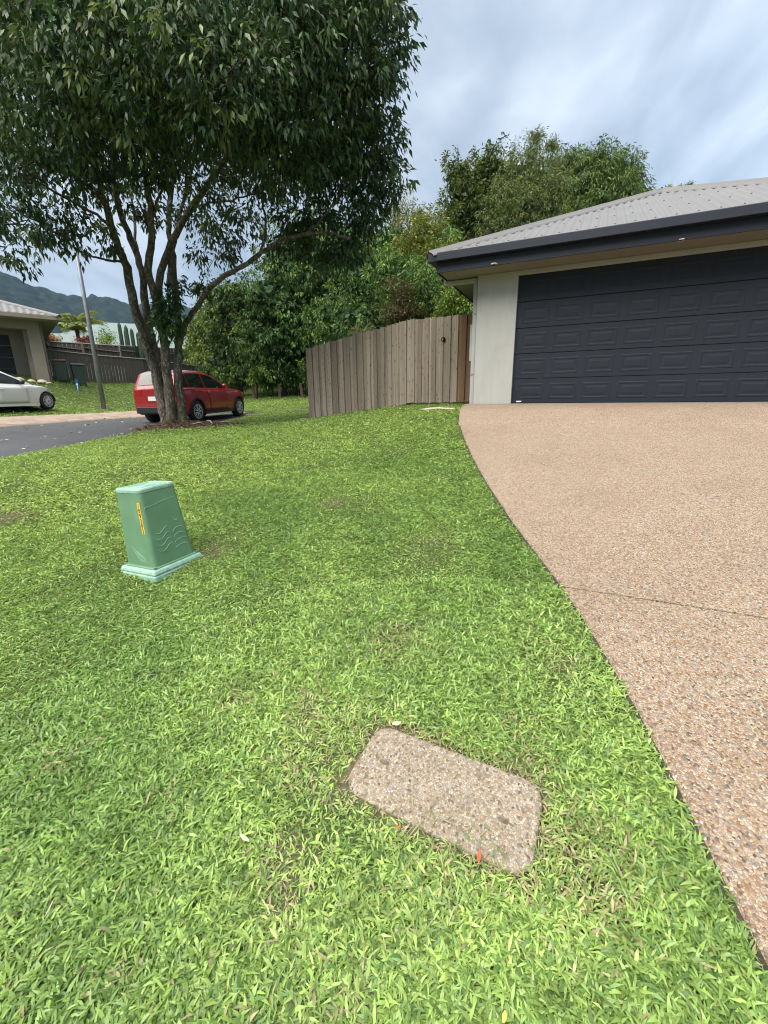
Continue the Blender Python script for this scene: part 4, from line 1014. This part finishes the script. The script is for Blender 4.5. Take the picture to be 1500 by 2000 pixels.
tree('yellow green bushy tree left of the house eave', [B(830,478,21,1.3),B(800,515,21,1.1),B(860,520,20,1.1),B(828,448,21.5,.7),B(845,560,20,1.1)], 9000, .17, .36, LM, 15, group=GRP, droop=.1)
tree('mid green leafy tree over the gate below the yellow green tree', [B(800,560,17,.9),B(835,575,16.5,.9),B(880,520,17,.9),B(770,540,18,1.0),B(860,600,16,.7)], 8000, .19, .26, MD, 16, group=GRP, droop=.5)
tree('bright green shrub tucked under the house eave', [B(895,590,14.5,.62),B(915,560,14.6,.5),B(905,620,14.2,.45),B(870,610,14.6,.45)], 4200, .14, .36, LT, 17, group=GRP, trunk_r=.06, droop=.2)
tree('rusty brown leaved shrub above the paling gate', [B(790,590,16,.6),B(775,615,15.6,.5),B(815,612,15.8,.4),B(795,570,16.2,.35)], 3000, .12, .4, RD, 18, group=GRP, trunk_r=.06, droop=.1)
tree('pale tall thin-crowned tree far behind the yellow green tree', [B(795,415,42,1.5),B(775,440,42,1.3),B(818,430,43,1.1),B(850,445,44,1.4),B(800,470,42,1.4)], 5000, .26, .3, PG, 19, group=GRP, per=14, core=False)
tree('lime green tree between the main trunk and the dark trees', [B(398,650,31,1.3),B(420,628,31,1.2),B(385,672,31,1.0),B(410,690,30,1.3),B(440,690,29.5,1.2)], 6500, .24, .36, [((.12,.18,.03),.5),((.17,.23,.045),.3),((.07,.12,.025),.2)], 20, group=GRP, droop=.3)
tree('small bright green sapling beside the red car bonnet', [B(493,690,24.5,.75),B(500,730,24.3,.55),B(486,660,24.6,.5),B(515,712,24.5,.5)], 2600, .17, .36, LT, 21, group=GRP, trunk_r=.07, base=at(500,772,24.5)[:2])
tree('large dark glossy tree behind the left end of the house roof', [B(912,368,26,1.4),B(900,425,26,1.3),B(955,350,26,1.3),B(940,410,26,1.5),B(890,335,26,.7),B(970,370,26.5,1.4),B(915,465,26,1.4)], 14000, .24, .34, [((.042,.075,.02),.4),((.065,.105,.025),.3),((.12,.165,.036),.3)], 22, group='trees behind the house roof', droop=.3, per=22)
tree('olive feathery tree in the middle behind the house roof', [B(1035,355,24,1.5),B(1003,405,23.5,1.3),B(1065,400,23.5,1.3),B(1040,292,25,.5),B(1050,265,25,.22),B(1078,285,25,.2),B(985,440,23.5,1.3),B(1030,430,23,1.4)], 14000, .2, .22, OL+[], 23, group='trees behind the house roof', droop=.3, clump=.25)
tree('dark green bamboo clump on the right behind the house roof', [B(1150,352,28,1.9),B(1205,362,28,1.6),B(1180,395,27,1.9),B(1232,388,27.5,.9),B(1120,400,27,1.7),B(1105,330,28,1.1),B(1222,335,28,.8),B(1225,410,27,1.2)], 22000, .32, .17, BM, 24, group='trees behind the house roof', name='bamboo', droop=.9, clump=.27)
tree('small treetop just showing over the house ridge', [B(1338,368,46,.55),B(1325,372,46,.4),B(1300,374,46,.5)], 900, .2, .4, MD, 25, group='trees behind the house roof')
for i, (u, v, Y, r_, lab) in enumerate(((480,640,36,3.2,'tall dark tree deep in the wood behind the red car'),(590,590,36,4.2,'tall dark tree deep in the wood behind the bollards'),(700,600,35,4.2,'tall dark tree deep in the wood over the raked fence'),(820,560,34,3.4,'tall dark tree deep in the wood over the gate'))):
    tree(lab, [B(u,v,Y,r_),B(u-45,v+70,Y,r_*.8),B(u+45,v+70,Y,r_*.8),B(u,v+120,Y-1,r_*.8)], 6000, .42, .4, DK, 40+i, group='tall trees deep in the wood', clump=.36)
for i, (u, v, Y, r_, lab) in enumerate(((525,735,25.4,.7,'low dark bush behind the left bollards'),(570,738,25.4,.7,'low dark bush behind the middle bollard'),(620,735,25,.8,'low dark bush at the paling fence end'),(430,725,42,1.3,'vine-covered bush against the old fence end'),(462,735,30,1.0,'low bush at the end of the dark fence'))):
    tree(lab, [B(u,v,Y,r_),B(u+8,v+6,Y,r_*.8)], 1800, .2, .36, DK if i < 3 else MD, 50+i, name='bush', cat='bush', trunk_r=.04, group='low bushes at the wood edge')
tree('striped pale leaved plant peeping over the raked fence top', [B(712,651,12.6,.16),B(704,654,12.6,.12)], 160, .24, .16, [((.42,.45,.22),.6),((.16,.26,.07),.4)], 70, name='plant', cat='plant', trunk_r=.02, lump_n=0, core=False, droop=.1, clump=.1, per=12)
# far-side garden plants over the old fences
def palm(P, z0, hgt, n, seed):
    r = np.random.default_rng(seed); t = thing('palm_tree', 'feathery palm with arching fronds behind the upper old fence', 'palm', (P[0], P[1], z0))
    MB().tube([(0,0,-.2),(.05,0,hgt*.5),(0,0,hgt)], [.16,.13,.11], 10).build('trunk', M['bark2'], t, True)
    for k in range(n):
        a = 2*pi*k/n+r.uniform(-.2,.2); el = r.uniform(.45,1.35); Ln = r.uniform(1.9,2.6); pts = []
        for q in np.linspace(0, 1, 9):
            e = el-1.5*q*q; pts.append((pts[-1] if pts else np.array([0,0,hgt]))+ (np.array([cos(a)*cos(e), sin(a)*cos(e), sin(e)])*Ln/8 if pts else 0))
        pts = np.array(pts); f = np.linspace(.1, 1, 60); Pp = np.array([np.interp(f*8, range(9), pts[:, i]) for i in range(3)]).T
        tg = unit(np.gradient(Pp, axis=0)); sd_ = unit(np.cross(tg, [0,0,1.])); A = np.concatenate([unit(sd_*s+tg*.5+np.array([0,0,-.25])) for s in (1,-1)]); PP = np.concatenate([Pp, Pp])
        ll = np.concatenate([.55*np.sin(pi*(f*.8+.15))]*2)
        V, F, C = leaves(PP, A, ll, ll*.05, np.array([[.20,.25,.07]])*r.uniform(.7,1.3,(len(PP),1)), r)
        fr = link('frond', np_mesh('frond', V, F, M['tree_leaf'], C), t)
        MB().tube([tuple(p) for p in pts], [.03*(1-.8*q/8) for q in range(9)], 4).build('frond_rib', M['bark2'], fr)
P = at(150, 646, 31); zg = float(H(P[0], P[1])); palm(P, zg, P[2]-zg, 17, 61)
tree('sparse pale green shrub poking over the upper old fence', [B(207,655,30,.5),B(203,668,30,.45),B(214,662,30,.4)], 700, .16, .3, LT, 62, core=False, name='shrub', cat='shrub', trunk_r=.04)
tree('orange flowering shrub beside the beige house eave', [B(95,660,28,.45),B(102,666,28,.4)], 600, .12, .4, [((.35,.16,.06),.5),((.1,.13,.04),.5)], 63, name='shrub', cat='shrub', trunk_r=.04)
tree('red flowering shrub at the foot of the palm', [B(168,664,29.8,.45),B(160,668,29.8,.35)], 600, .12, .4, [((.32,.05,.05),.35),((.08,.12,.04),.65)], 64, name='shrub', cat='shrub', trunk_r=.04)
cz = at(255, 676, 31); zg = float(H(cz[0], cz[1])); cac = thing('columnar_cactus', 'clump of upright grey green columnar cactus before the teal roof', 'cactus', (cz[0], cz[1], zg))
for k, (dx, hh) in enumerate(((-.55,1.9),(-.3,1.5),(-.05,1.7),(.25,1.5),(.5,1.3),(.75,1.0))):
    b = MB(); zt = cz[2]-zg-.4
    n_ = 12; G = []
    for z, q in ((0,1),(zt+hh*.5,1),(zt+hh*.9,.9),(zt+hh,.3)): G.append([(dx+.1*q*(1+.22*(j % 2))*cos(2*pi*j/12), .2*sin(k*2)+.1*q*(1+.22*(j % 2))*sin(2*pi*j/12), z) for j in range(13)])
    b.grid(G); b.build('stem', M['cactus'], cac)
# ---------------------------------------------------------------- the big multi-trunk street tree
TB = at(338, 824, 11.5); TB[2] = float(H(TB[0], TB[1]))+.06
big = thing('street_tree', 'large multi-trunked street tree with drooping glossy leaves on the mulch mound', 'tree', tuple(TB))
def path(pts, dy=0.):
    """pixels with a distance each: (u, v, Y)"""
    P = np.array([at(u, v, Y) for u, v, Y in pts]); t = np.linspace(0, 1, len(P)); q = np.linspace(0, 1, (len(P)-1)*4+1)
    o = []
    for x in q:                       # Catmull-Rom through the points
        f = x*(len(P)-1); i = min(int(f), len(P)-2); s = f-i
        a, b, c, d = P[max(i-1,0)], P[i], P[i+1], P[min(i+2,len(P)-1)]
        o.append(.5*((2*b)+(-a+c)*s+(2*a-5*b+4*c-d)*s*s+(-a+3*b-3*c+d)*s**3))
    return np.array(o)
def limb(name, pts, r0, r1, wob=.012, seed=0):
    Pp = path(pts)-TB; n = len(Pp); r = np.random.default_rng(seed+n); f = np.linspace(0, 1, n)
    Pp[1:-1] += r.normal(size=(n-2, 3))*wob
    return MB().tube([tuple(p) for p in Pp], list((r0+(r1-r0)*f**.8)*r.uniform(.93,1.07,n)), 12).build(name, M['bark'], big, True)
limb('trunk', [(326,832,11.4),(318,790,11.4),(308,745,11.4),(283,667,11.3),(261,590,11.1),(247,523,10.8),(228,470,10.5),(205,400,10.1),(188,330,9.7),(170,230,9.3)], 0.153, 0.046, seed=1)
limb('trunk', [(338,833,11.55),(322,745,11.55),(300,675,11.5),(284,600,11.5),(277,530,11.4),(262,480,11.3),(238,425,11.0),(222,350,10.7),(230,230,10.4)], 0.128, 0.046, seed=2)
limb('trunk', [(338,832,11.3),(328,745,11.3),(320,660,11.2),(305,590,11.0),(290,525,10.8),(296,470,10.5),(293,400,10.2),(280,300,9.8),(300,180,9.4)], 0.135, 0.041, seed=3)
limb('trunk', [(318,650,11.2),(310,590,11.2),(314,530,11.2),(334,475,11.2),(372,410,11.0),(412,350,10.6),(447,295,10.0),(480,200,9.4)], 0.096, 0.046, seed=4)
limb('trunk', [(358,832,11.45),(352,780,11.45),(347,713,11.45),(349,650,11.45),(343,580,11.5),(337,500,11.6),(331,440,11.8),(335,350,12.0),(350,230,12.2)], 0.121, 0.046, seed=5)
limb('trunk', [(330,560,11.2),(333,520,11.3),(340,470,11.6),(352,420,12),(372,340,12.4),(400,230,12.8)], 0.064, 0.029, seed=8)
limb('limb', [(353,662,11.45),(364,630,11.4),(388,594,11.3),(417,555,11.1),(455,530,10.9),(492,508,10.7),(520,486,10.5),(548,470,10.4),(584,460,10.3),(620,456,10.2),(655,458,10.1),(685,466,10.0)], 0.074, 0.027, seed=6)
limb('limb', [(505,500,10.6),(516,470,10.5),(519,430,10.5),(512,375,10.4),(520,310,10.2)], 0.032, 0.019, seed=7)
limb('limb', [(250,530,10.8),(236,512,10.7),(208,508,10.5),(180,500,10.3),(153,490,10.1),(122,465,9.9),(85,437,9.7),(45,420,9.5)], 0.032, 0.012, seed=9)
limb('limb', [(238,495,10.6),(222,455,10.5),(200,428,10.4),(165,408,10.3),(137,392,10.2),(66,350,9.8),(0,326,9.5)], 0.041, 0.019, seed=10)
limb('limb', [(372,410,11.0),(400,400,10.8),(440,392,10.6),(490,380,10.4),(560,350,10.2)], 0.025, 0.012, seed=11)
limb('limb', [(268,490,11.3),(262,440,11.8),(255,380,12.3),(215,300,12.8)], 0.039, 0.019, seed=12)
limb('limb', [(290,440,10.4),(312,380,10.1),(340,320,9.7),(385,300,9.3)], 0.029, 0.015, seed=13)
limb('limb', [(205,400,10.1),(180,370,9.8),(150,345,9.5),(110,300,9.1)], 0.032, 0.015, seed=14)
limb('limb', [(584,460,10.3),(610,445,10.2),(640,415,10.1),(665,370,10.0),(690,300,9.8)], 0.025, 0.015, seed=15)
limb('limb', [(447,295,10.0),(500,270,9.7),(570,240,9.4),(640,200,9.2)], 0.032, 0.015, seed=16)
# root flare
b = MB()
for k in range(9):
    a = 2*pi*k/9+.2; b.tube([(cos(a)*.16, sin(a)*.12, .30), (cos(a)*.26, sin(a)*.22, .05), (cos(a)*.52, sin(a)*.4, -.1)], [.09, .06, .02], 7)
b.build('root_flare', M['bark'], big, True)
tr = np.random.default_rng(99)
CB = [  # blobs of the crown: pixel, distance, radius, vertical radius
 (330,60,8.2,1.25,.9),(430,140,8.0,1.1,.75),(230,120,8.3,1.2,.85),(120,80,8.3,1.2,.9),(60,200,8.6,1.1,.8),(170,220,8.6,1.0,.7),(310,200,8.4,1.0,.7),(420,235,8.4,.9,.6),(520,190,8.6,1.0,.8),(540,90,8.6,1.1,.9),(620,60,9.0,1.1,.9),
 (660,160,9.4,1.1,.9),(700,250,9.9,.85,.8),(735,130,10.0,.75,.8),(715,60,9.6,.9,.8),(740,320,10.3,.7,.65),(620,250,9.4,.95,.8),(640,330,10.0,.9,.75),(560,290,9.2,.8,.6),(730,230,10.3,.65,.8),(690,370,10.4,.8,.6),(735,390,10.6,.5,.5),
 (520,350,10.6,.75,.5),(470,330,10.2,.6,.4),(600,400,10.6,.8,.5),(690,430,10.7,.65,.45),(640,450,10.6,.65,.35),(570,440,11.2,.6,.35),(715,470,10.7,.4,.25),(660,490,10.6,.45,.22),(590,490,10.9,.4,.22),
 (470,420,11.4,.7,.4),(420,450,11.6,.55,.35),(400,500,11.6,.4,.25),(440,490,11.7,.4,.25),(380,420,12.2,.6,.4),(335,550,10.9,.28,.16),(400,560,11.6,.35,.16),(330,600,11.0,.2,.2),
 (60,330,9.0,.9,.6),(20,420,9.0,.75,.55),(80,450,9.3,.55,.35),(35,500,9.2,.4,.22),(130,420,9.8,.5,.3),(150,480,9.9,.32,.16),(200,440,10.4,.4,.22),(170,350,9.6,.6,.4),(245,400,11,.5,.35),(220,480,10.6,.3,.16),
 (300,330,9.8,.6,.4),(250,290,9.4,.7,.5),(360,330,9.6,.6,.4),(400,370,10.4,.5,.3),(300,420,11.4,.45,.3),
 (200,180,12.4,1.6,1.2),(330,170,13,1.7,1.3),(460,190,12.8,1.6,1.2),(590,210,12.2,1.4,1.1),(80,220,12,1.5,1.2),(260,300,13,1.3,.8),(420,310,13,1.2,.7),(540,330,12.4,1.0,.7),(130,320,12,1.1,.7),
 (130,-60,8.6,1.3,1.0),(300,-80,8.6,1.3,1.0),(470,-60,8.6,1.3,1.0),(620,-60,9,1.2,1.0),(720,-30,9.6,.9,.8),(200,-160,10.5,1.9,1.4),(420,-170,10.5,1.9,1.4),(600,-150,10.5,1.7,1.3),(0,-40,9,1.4,1.1),(-90,100,9.2,1.4,1.2),(-100,260,9.6,1.3,1.0),(-80,400,9.6,.9,.7),(350,30,11.5,1.9,1.4),(560,0,11.5,1.8,1.4),(150,20,11.5,1.8,1.4),
 (700,480,10.7,.55,.35),(640,500,10.8,.5,.28),(735,440,10.6,.45,.35),(560,480,11.0,.5,.28),(770,345,10.4,.5,.4),(778,385,10.5,.4,.3),(775,270,10.2,.4,.35),(768,110,9.9,.45,.4),(600,520,10.9,.4,.2),
 (772,8,8.6,.16,.12),(765,-30,8.7,.3,.25)]
blobs = [(at(u-14*(u > 690), v, Y), (r_, r_, rz)) for u, v, Y, r_, rz in CB]
BC = [((.034,.070,.026), .34), ((.050,.098,.033), .32), ((.076,.13,.040), .22), ((.12,.17,.048), .12)]
wts = [.6 if (v >= 420 and u > 540) else (.55 if Y >= 12 and v >= 280 else .8 if v >= 290 else .8 if Y >= 12 else 1.) for u, v, Y, r_, rz in CB]
V, F, C = crown(blobs, 110000, .14, .37, BC, tr, droop=.75, clump=.2, shell=.45, per=20, inner=.1, wts=wts)
link('crown', np_mesh('crown', V-TB, F, M['leaf'], C), big)
# fine twigs carrying the leaf clumps
b = MB()
for i in range(300):
    c, R3 = blobs[tr.integers(len(blobs)-2)]; d0 = unit(tr.normal(size=3)); p1 = c+d0*np.array(R3)*tr.uniform(.6, 1.05); p0 = c-d0*np.array(R3)*.2+np.array([0,0,-.1]); pm = (p0+p1)/2+tr.normal(size=3)*.08
    b.tube([tuple(p0-TB), tuple(pm-TB), tuple(p1-TB)], [.014, .010, .005], 4, False)
b.build('twigs', M['bark2'], big, kind='stuff')
ivb = [(at(330,610,11.1), (.3,.25,.42)), (at(325,640,11.0), (.28,.25,.3)), (at(338,580,11.1), (.2,.2,.25))]
V, F, C = crown(ivb, 900, .13, .38, [((.03,.075,.015),.5),((.055,.12,.022),.5)], np.random.default_rng(5), droop=.7, clump=.16, per=14)
tag(link('climbing_plant', np_mesh('climbing_plant', V, F, M['leaf'], C)), 'leafy green climber clinging to the forking trunks of the street tree', 'climber')
# ---------------------------------------------------------------- mulch mound round the tree
MC = at(355, 838, 11.1)[:2]
def mound_h(x, y):
    u = (x-MC[0])/1.25; v = (y-MC[1]-.1)/.95; r2 = u*u+v*v; tail = np.exp(-(((x-MC[0]-1.3)/.7)**2+((y-MC[1]+.0)/.3)**2))
    return .15*np.exp(-r2*1.6)+.05*tail
def in_mulch(x, y): return mound_h(x, y) > .036
G = []
for y in np.arange(MC[1]-1.5, MC[1]+1.7, .06):
    G.append([(x, y, float(H(x, y))+float(mound_h(x, y))-.03-.5*(float(mound_h(x, y)) < .03)+.012*sin(23*x+17*y)+.01*sin(31*x-29*y)) for x in np.arange(MC[0]-1.7, MC[0]+2.6, .06)])
tag(MB().grid(G).build('mulch_bed', M['mulch'], smooth=True), kind='structure')
def chips(name, X, Y, Z, Ls, Ws, cols, r, mat, flat=.25, kind='stuff', up=.004):
    n = len(X); a = r.uniform(0, 2*pi, n); t = r.normal(size=n)*flat; A = np.c_[np.cos(a)*np.cos(t), np.sin(a)*np.cos(t), np.sin(t)]; P = np.c_[X, Y, Z+up]
    V, F, C = leaves(P, A, Ls, Ws, cols, r, .15, .0); return tag(link(name, np_mesh(name, V, F, mat, C)), kind=kind)
r = np.random.default_rng(21); n = 9000; X = MC[0]+r.normal(size=n)*.8+.25; Y = MC[1]+r.normal(size=n)*.5; k = in_mulch(X, Y); X, Y = X[k], Y[k]; n = len(X)
base_c = np.array([[.10,.06,.038],[.16,.10,.06],[.07,.045,.03],[.22,.16,.10]])[r.integers(0, 4, n)]*r.uniform(.7, 1.25, (n, 1))
chips('mulch_chips', X, Y, H(X, Y)+mound_h(X, Y)-.028, r.uniform(.04,.12,n), r.uniform(.004,.016,n), base_c, r, M['tree_leaf'])
for i, (pts, rd) in enumerate((([(405,828,11.1),(412,832,10.95),(416,838,10.8)], .018), ([(378,842,10.7),(390,840,10.75),(400,838,10.8)], .012), ([(432,830,11),(445,831,11),(452,829,11)], .01))):
    Pp = [at(*q) for q in pts]; o = MB().tube([(p[0], p[1], float(H(p[0], p[1]))+float(mound_h(p[0], p[1]))+.012+.03*(j == 1)) for j, p in enumerate(Pp)], [rd, rd*.9, rd*.5], 6).build('dry_root', M['stick'], None, True)
    tag(o, ('pale forked dry root on the right of the mulch mound', 'thin pale dry root at the front of the mulch mound', 'short dry twig on the far right mulch')[i], 'root')
# ---------------------------------------------------------------- the lawn
in_house = lambda x, y: (lambda s, q: (s > -.74) & (q > -.03))((x-GP[0])*GW[0]+(y-GP[1])*GW[1], (x-GP[0])*GD[0]+(y-GP[1])*GD[1])
def blades(n_try, r0, r1, size, seed, az0=-46, az1=46, dens_pow=1., far=False, wid=1., lie=.34):
    r = np.random.default_rng(seed); az = np.radians(r.uniform(az0, az1, n_try)); R_ = np.sqrt(r.uniform(r0*r0, r1*r1, n_try))
    x, y = R_*np.sin(az), R_*np.cos(az); R_ = R_.copy()
    z = H(x, y)+.0
    q = np.c_[x, y, z]-EYE; zc = q@CF; u = 750+FPX*(q@CR)/zc; v = 1000-FPX*(q@CU)/zc
    ok = (zc > .2) & (u > -120) & (u < 1620) & (v > 600) & (v < 2150)
    ok &= ~in_drive(x, y, .016) & ~in_lid(x, y, -.008) & ~in_mulch(x, y) & ~in_house(x, y) & ~in_road(x, y, -.02)
    ca, sa = cos(radians(61.7)), sin(radians(61.7)); ok &= ~((np.abs((x-PB[0])*ca+(y-PB[1])*sa) < .205) & (np.abs((y-PB[1])*ca-(x-PB[0])*sa) < .205))
    x, y, z, R_ = x[ok], y[ok], z[ok], R_[ok]; bz = bare(x, y); keep = r.random(len(x)) > bz*.85; x, y, z, R_, bz = x[keep], y[keep], z[keep], R_[keep], bz[keep]; n = len(x)
    big_n = value_noise(x*.7+20, y*.7+20, 31)*.6+value_noise(x*2.3+40, y*2.3+40, 32)*.4; sm = value_noise(x*14+7, y*14+7, 33)
    a = r.uniform(0, 2*pi, n)+ (value_noise(x*6+3, y*6+3, 34)-.5)*3; tilt = np.clip(r.normal(lie, .38, n), -.1, 1.5)
    A = np.c_[np.cos(a)*np.cos(tilt), np.sin(a)*np.cos(tilt), np.sin(tilt)]
    S = unit(np.c_[-np.sin(a), np.cos(a), r.normal(size=n)*.36]); N = np.cross(A, S)
    Ln = size*r.uniform(.55, 1.3, n)*(1-.35*bz); wd = Ln*r.uniform(.055, .105, n)*wid
    P = np.c_[x, y, z-.004+r.uniform(-.004, .022, n)*(size/.05)]
    tip = P+A*Ln[:, None]-np.array([0,0,1])*(Ln*r.uniform(.1,.4,n))[:, None]; mid = P+A*(Ln*.45)[:, None]
    mid[:, 2] = np.maximum(mid[:, 2], z+.004); tip[:, 2] = np.maximum(tip[:, 2], z+.003)
    if r0 < 2:
        V = np.stack([P-S*(wd*.5)[:, None], P+S*(wd*.5)[:, None], mid+S*wd[:, None]+N*(wd*.3)[:, None], mid-S*wd[:, None]+N*(wd*.3)[:, None], tip], 1).reshape(-1, 3); kv = 5
        i = np.arange(n)*5; F = np.stack([np.c_[i, i+1, i+2], np.c_[i, i+2, i+3], np.c_[i+3, i+2, i+4]], 1).reshape(-1, 3)
    else:
        V = np.stack([P, mid+S*wd[:, None], mid-S*wd[:, None], tip], 1).reshape(-1, 3); kv = 4
        i = np.arange(n)*4; F = np.stack([np.c_[i, i+1, i+3], np.c_[i, i+3, i+2]], 1).reshape(-1, 3)
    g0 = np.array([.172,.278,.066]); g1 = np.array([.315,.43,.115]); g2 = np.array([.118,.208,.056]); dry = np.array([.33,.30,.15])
    t = np.clip((big_n-.3)/.4*.75+.45*np.clip((R_-2.2)/4, 0, 1), 0, 1)[:, None]; c = g0*(1-t)+g1*t; c = np.where((r.random(n) < .3)[:, None], g2, c)  # farther turf coloured brighter: the lit look of the blades put into colour
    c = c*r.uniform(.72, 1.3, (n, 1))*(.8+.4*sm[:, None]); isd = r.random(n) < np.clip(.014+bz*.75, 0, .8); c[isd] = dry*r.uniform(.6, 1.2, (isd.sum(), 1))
    lt = r.random(n) < .06; c[lt] *= 1.3
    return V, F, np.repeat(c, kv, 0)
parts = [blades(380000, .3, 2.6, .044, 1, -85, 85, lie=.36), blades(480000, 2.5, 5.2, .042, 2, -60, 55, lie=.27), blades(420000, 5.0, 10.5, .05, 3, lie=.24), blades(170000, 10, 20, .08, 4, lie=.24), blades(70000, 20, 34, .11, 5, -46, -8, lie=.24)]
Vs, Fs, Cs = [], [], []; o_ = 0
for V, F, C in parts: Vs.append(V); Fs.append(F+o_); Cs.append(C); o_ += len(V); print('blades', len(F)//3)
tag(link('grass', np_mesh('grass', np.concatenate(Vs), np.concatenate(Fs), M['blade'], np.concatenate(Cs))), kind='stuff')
print('grass tris', sum(len(f) for f in Fs))
# clippings on the pit lid and litter on the road
r = np.random.default_rng(77); n = 420; a = r.uniform(-LHX*.95, LHX*.95, n); b_ = r.uniform(-LHY*.95, LHY*.95, n); keep = r.random(n) < np.clip(.25+.5*(-b_/LHY), .12, .8); a, b_ = a[keep], b_[keep]; n = len(a)
c, s = cos(lid_rz), sin(lid_rz); X = lidc[0]+c*a-s*b_; Y = lidc[1]+s*a+c*b_; Z = float(lid.location.z)+gxx*(X-lidc[0])+gyy*(Y-lidc[1])
chips('grass_clippings', X, Y, Z+.021, r.uniform(.008,.035,n), r.uniform(.0006,.0016,n), np.where((r.random(n) < .35)[:, None], np.array([[.09,.17,.05]]), np.array([[.36,.30,.18]]))*r.uniform(.7,1.2,(n,1)), r, M['tree_leaf'], .08)
m = 26; a = r.uniform(-LHX*.3, LHX*.8, m); b_ = -LHY*r.uniform(.55, 1.0, m); X = lidc[0]+c*a-s*b_; Y = lidc[1]+s*a+c*b_; Z = float(lid.location.z)+gxx*(X-lidc[0])+gyy*(Y-lidc[1])
chips('grass_strands', X, Y, Z+.024, r.uniform(.05,.12,m), r.uniform(.0012,.0026,m), np.array([[.12,.22,.07],[.30,.29,.15]])[r.integers(0,2,m)], r, M['tree_leaf'], .06)
r = np.random.default_rng(78); n = 260; Y = r.uniform(6, 19, n); X = XI(Y)+(XR(Y)-XI(Y))*r.random(n); 
chips('leaf_litter', X, Y, H(X, Y)-.04, r.uniform(.05,.11,n), r.uniform(.008,.022,n), np.array([[.35,.30,.17],[.5,.46,.32],[.22,.26,.08],[.2,.13,.07]])[r.integers(0,4,n)], r, M['tree_leaf'], .1, up=.012)
# single fallen leaves and bits on the lawn
def leaf_obj(name, label, cat, u, v, L, wd, rz, mat, off=.03, curl=.25):
    P = ground(u, v, off); G = []
    for t in np.linspace(0, 1, 8):
        w = wd*sin(pi*min(1, t*.92+.06))**.8; zc = curl*L*(t-.5)**2
        G.append([((t-.5)*L, -w, zc+.15*w), ((t-.5)*L, 0, zc), ((t-.5)*L, w, zc+.15*w)])
    o = MB().grid(G).build(name, mat, None, True); o.location = (P[0], P[1], P[2]+.002); o.rotation_euler = (0, -.05, rz); sd_ = o.modifiers.new('solid', 'SOLIDIFY'); sd_.thickness = .0012
    return tag(o, label, cat)
leaf_obj('fallen_leaf', 'curled orange dry leaf on the lower end of the pit lid', 'leaf', 936, 1674, .042, .006, 1.25, M['orange_leaf'], .028)
leaf_obj('fallen_leaf', 'small orange scrap of leaf at the near edge of the pit lid', 'leaf', 776, 1616, .018, .006, .3, M['orange_leaf'], .03)
leaf_obj('fallen_leaf', 'pale green leaf lying just beyond the top of the pit lid', 'leaf', 775, 1414, .04, .012, .2, M['pale_leaf'], .03)
leaf_obj('fallen_leaf', 'yellow leaf in the grass below the pit lid', 'leaf', 985, 1987, .025, .006, 1.1, M['yellow_leaf'], .03)
leaf_obj('fallen_leaf', 'pale fallen sprig leaf in the grass to the left of the pit lid', 'leaf', 478, 1638, .05, .007, -.6, M['pale_leaf'], .035)
leaf_obj('fallen_leaf', 'thin bleached stalk in the near left grass', 'leaf', 97, 1775, .05, .002, 1.7, M['stick'], .035)
# bleached branch and scattered stones between the gate and the driveway
Pp = [ground(u, v, .03) for u, v in ((822,800),(842,799),(858,797.5),(868,798.5),(884,799.5))]
tag(MB().tube([tuple(p) for p in Pp], [.012,.028,.024,.018,.01], 8).build('fallen_branch', M['stick'], None, True), 'bleached fallen branch on the grass in front of the gate', 'branch')
r = np.random.default_rng(31)
sb = MB()
for i in range(46):
    u, v = r.uniform(858, 914), r.uniform(795.0, 800.5); P = ground(u, v, .006); q = r.uniform(.010, .04)
    sb.lathe([(q*.3,-q*.4),(q*.95,-q*.1),(q,q*.2),(q*.6,q*.45),(q*.1,q*.5)], 'z', 7, tuple(P))
tag(sb.build('gravel', M['stone']), kind='stuff')
P = ground(597, 820, .01); o = MB().box((0,0,.02), (.34,.16,.05)).build('paver', M['kerb'], None, bevel=.015); o.location = P; o.rotation_euler = (0,0,-.4); tag(o, 'grey paver lying at the lower end of the raked fence', 'paver')

for u, v, L, w, lab in ((497, 811.5, .62, .42, 'flat concrete service cover in the grass at the red car nose'), (590, 802.5, .6, .4, 'low concrete service cover in the grass left of the raked fence end')):
    P = ground(u, v, .0); t = thing('service_cover', lab, 'service cover', (P[0], P[1], P[2]), .15, 'concrete service covers')
    MB().box((0,0,.01), (L, w, .07)).build('frame', M['kerb'], t, bevel=.01); MB().box((0,0,.0475), (L*.84, w*.8, .012)).build('cover', M['grey_metal'], t, bevel=.003)
# ---------------------------------------------------------------- the air between here and the hills
hz = NT('pale_air'); hz.t.nodes.remove(hz.b)
pv = hz.n('ShaderNodeVolumePrincipled'); pv.inputs['Color'].default_value = (.4, .66, 1., 1); pv.inputs['Density'].default_value = .00011; pv.inputs['Anisotropy'].default_value = 0.
hz.l(pv.outputs[0], hz.out.inputs['Volume'])
tag(MB().box((0, 600, 210), (5400, 4600, 460)).build('haze', hz.m), kind='stuff')
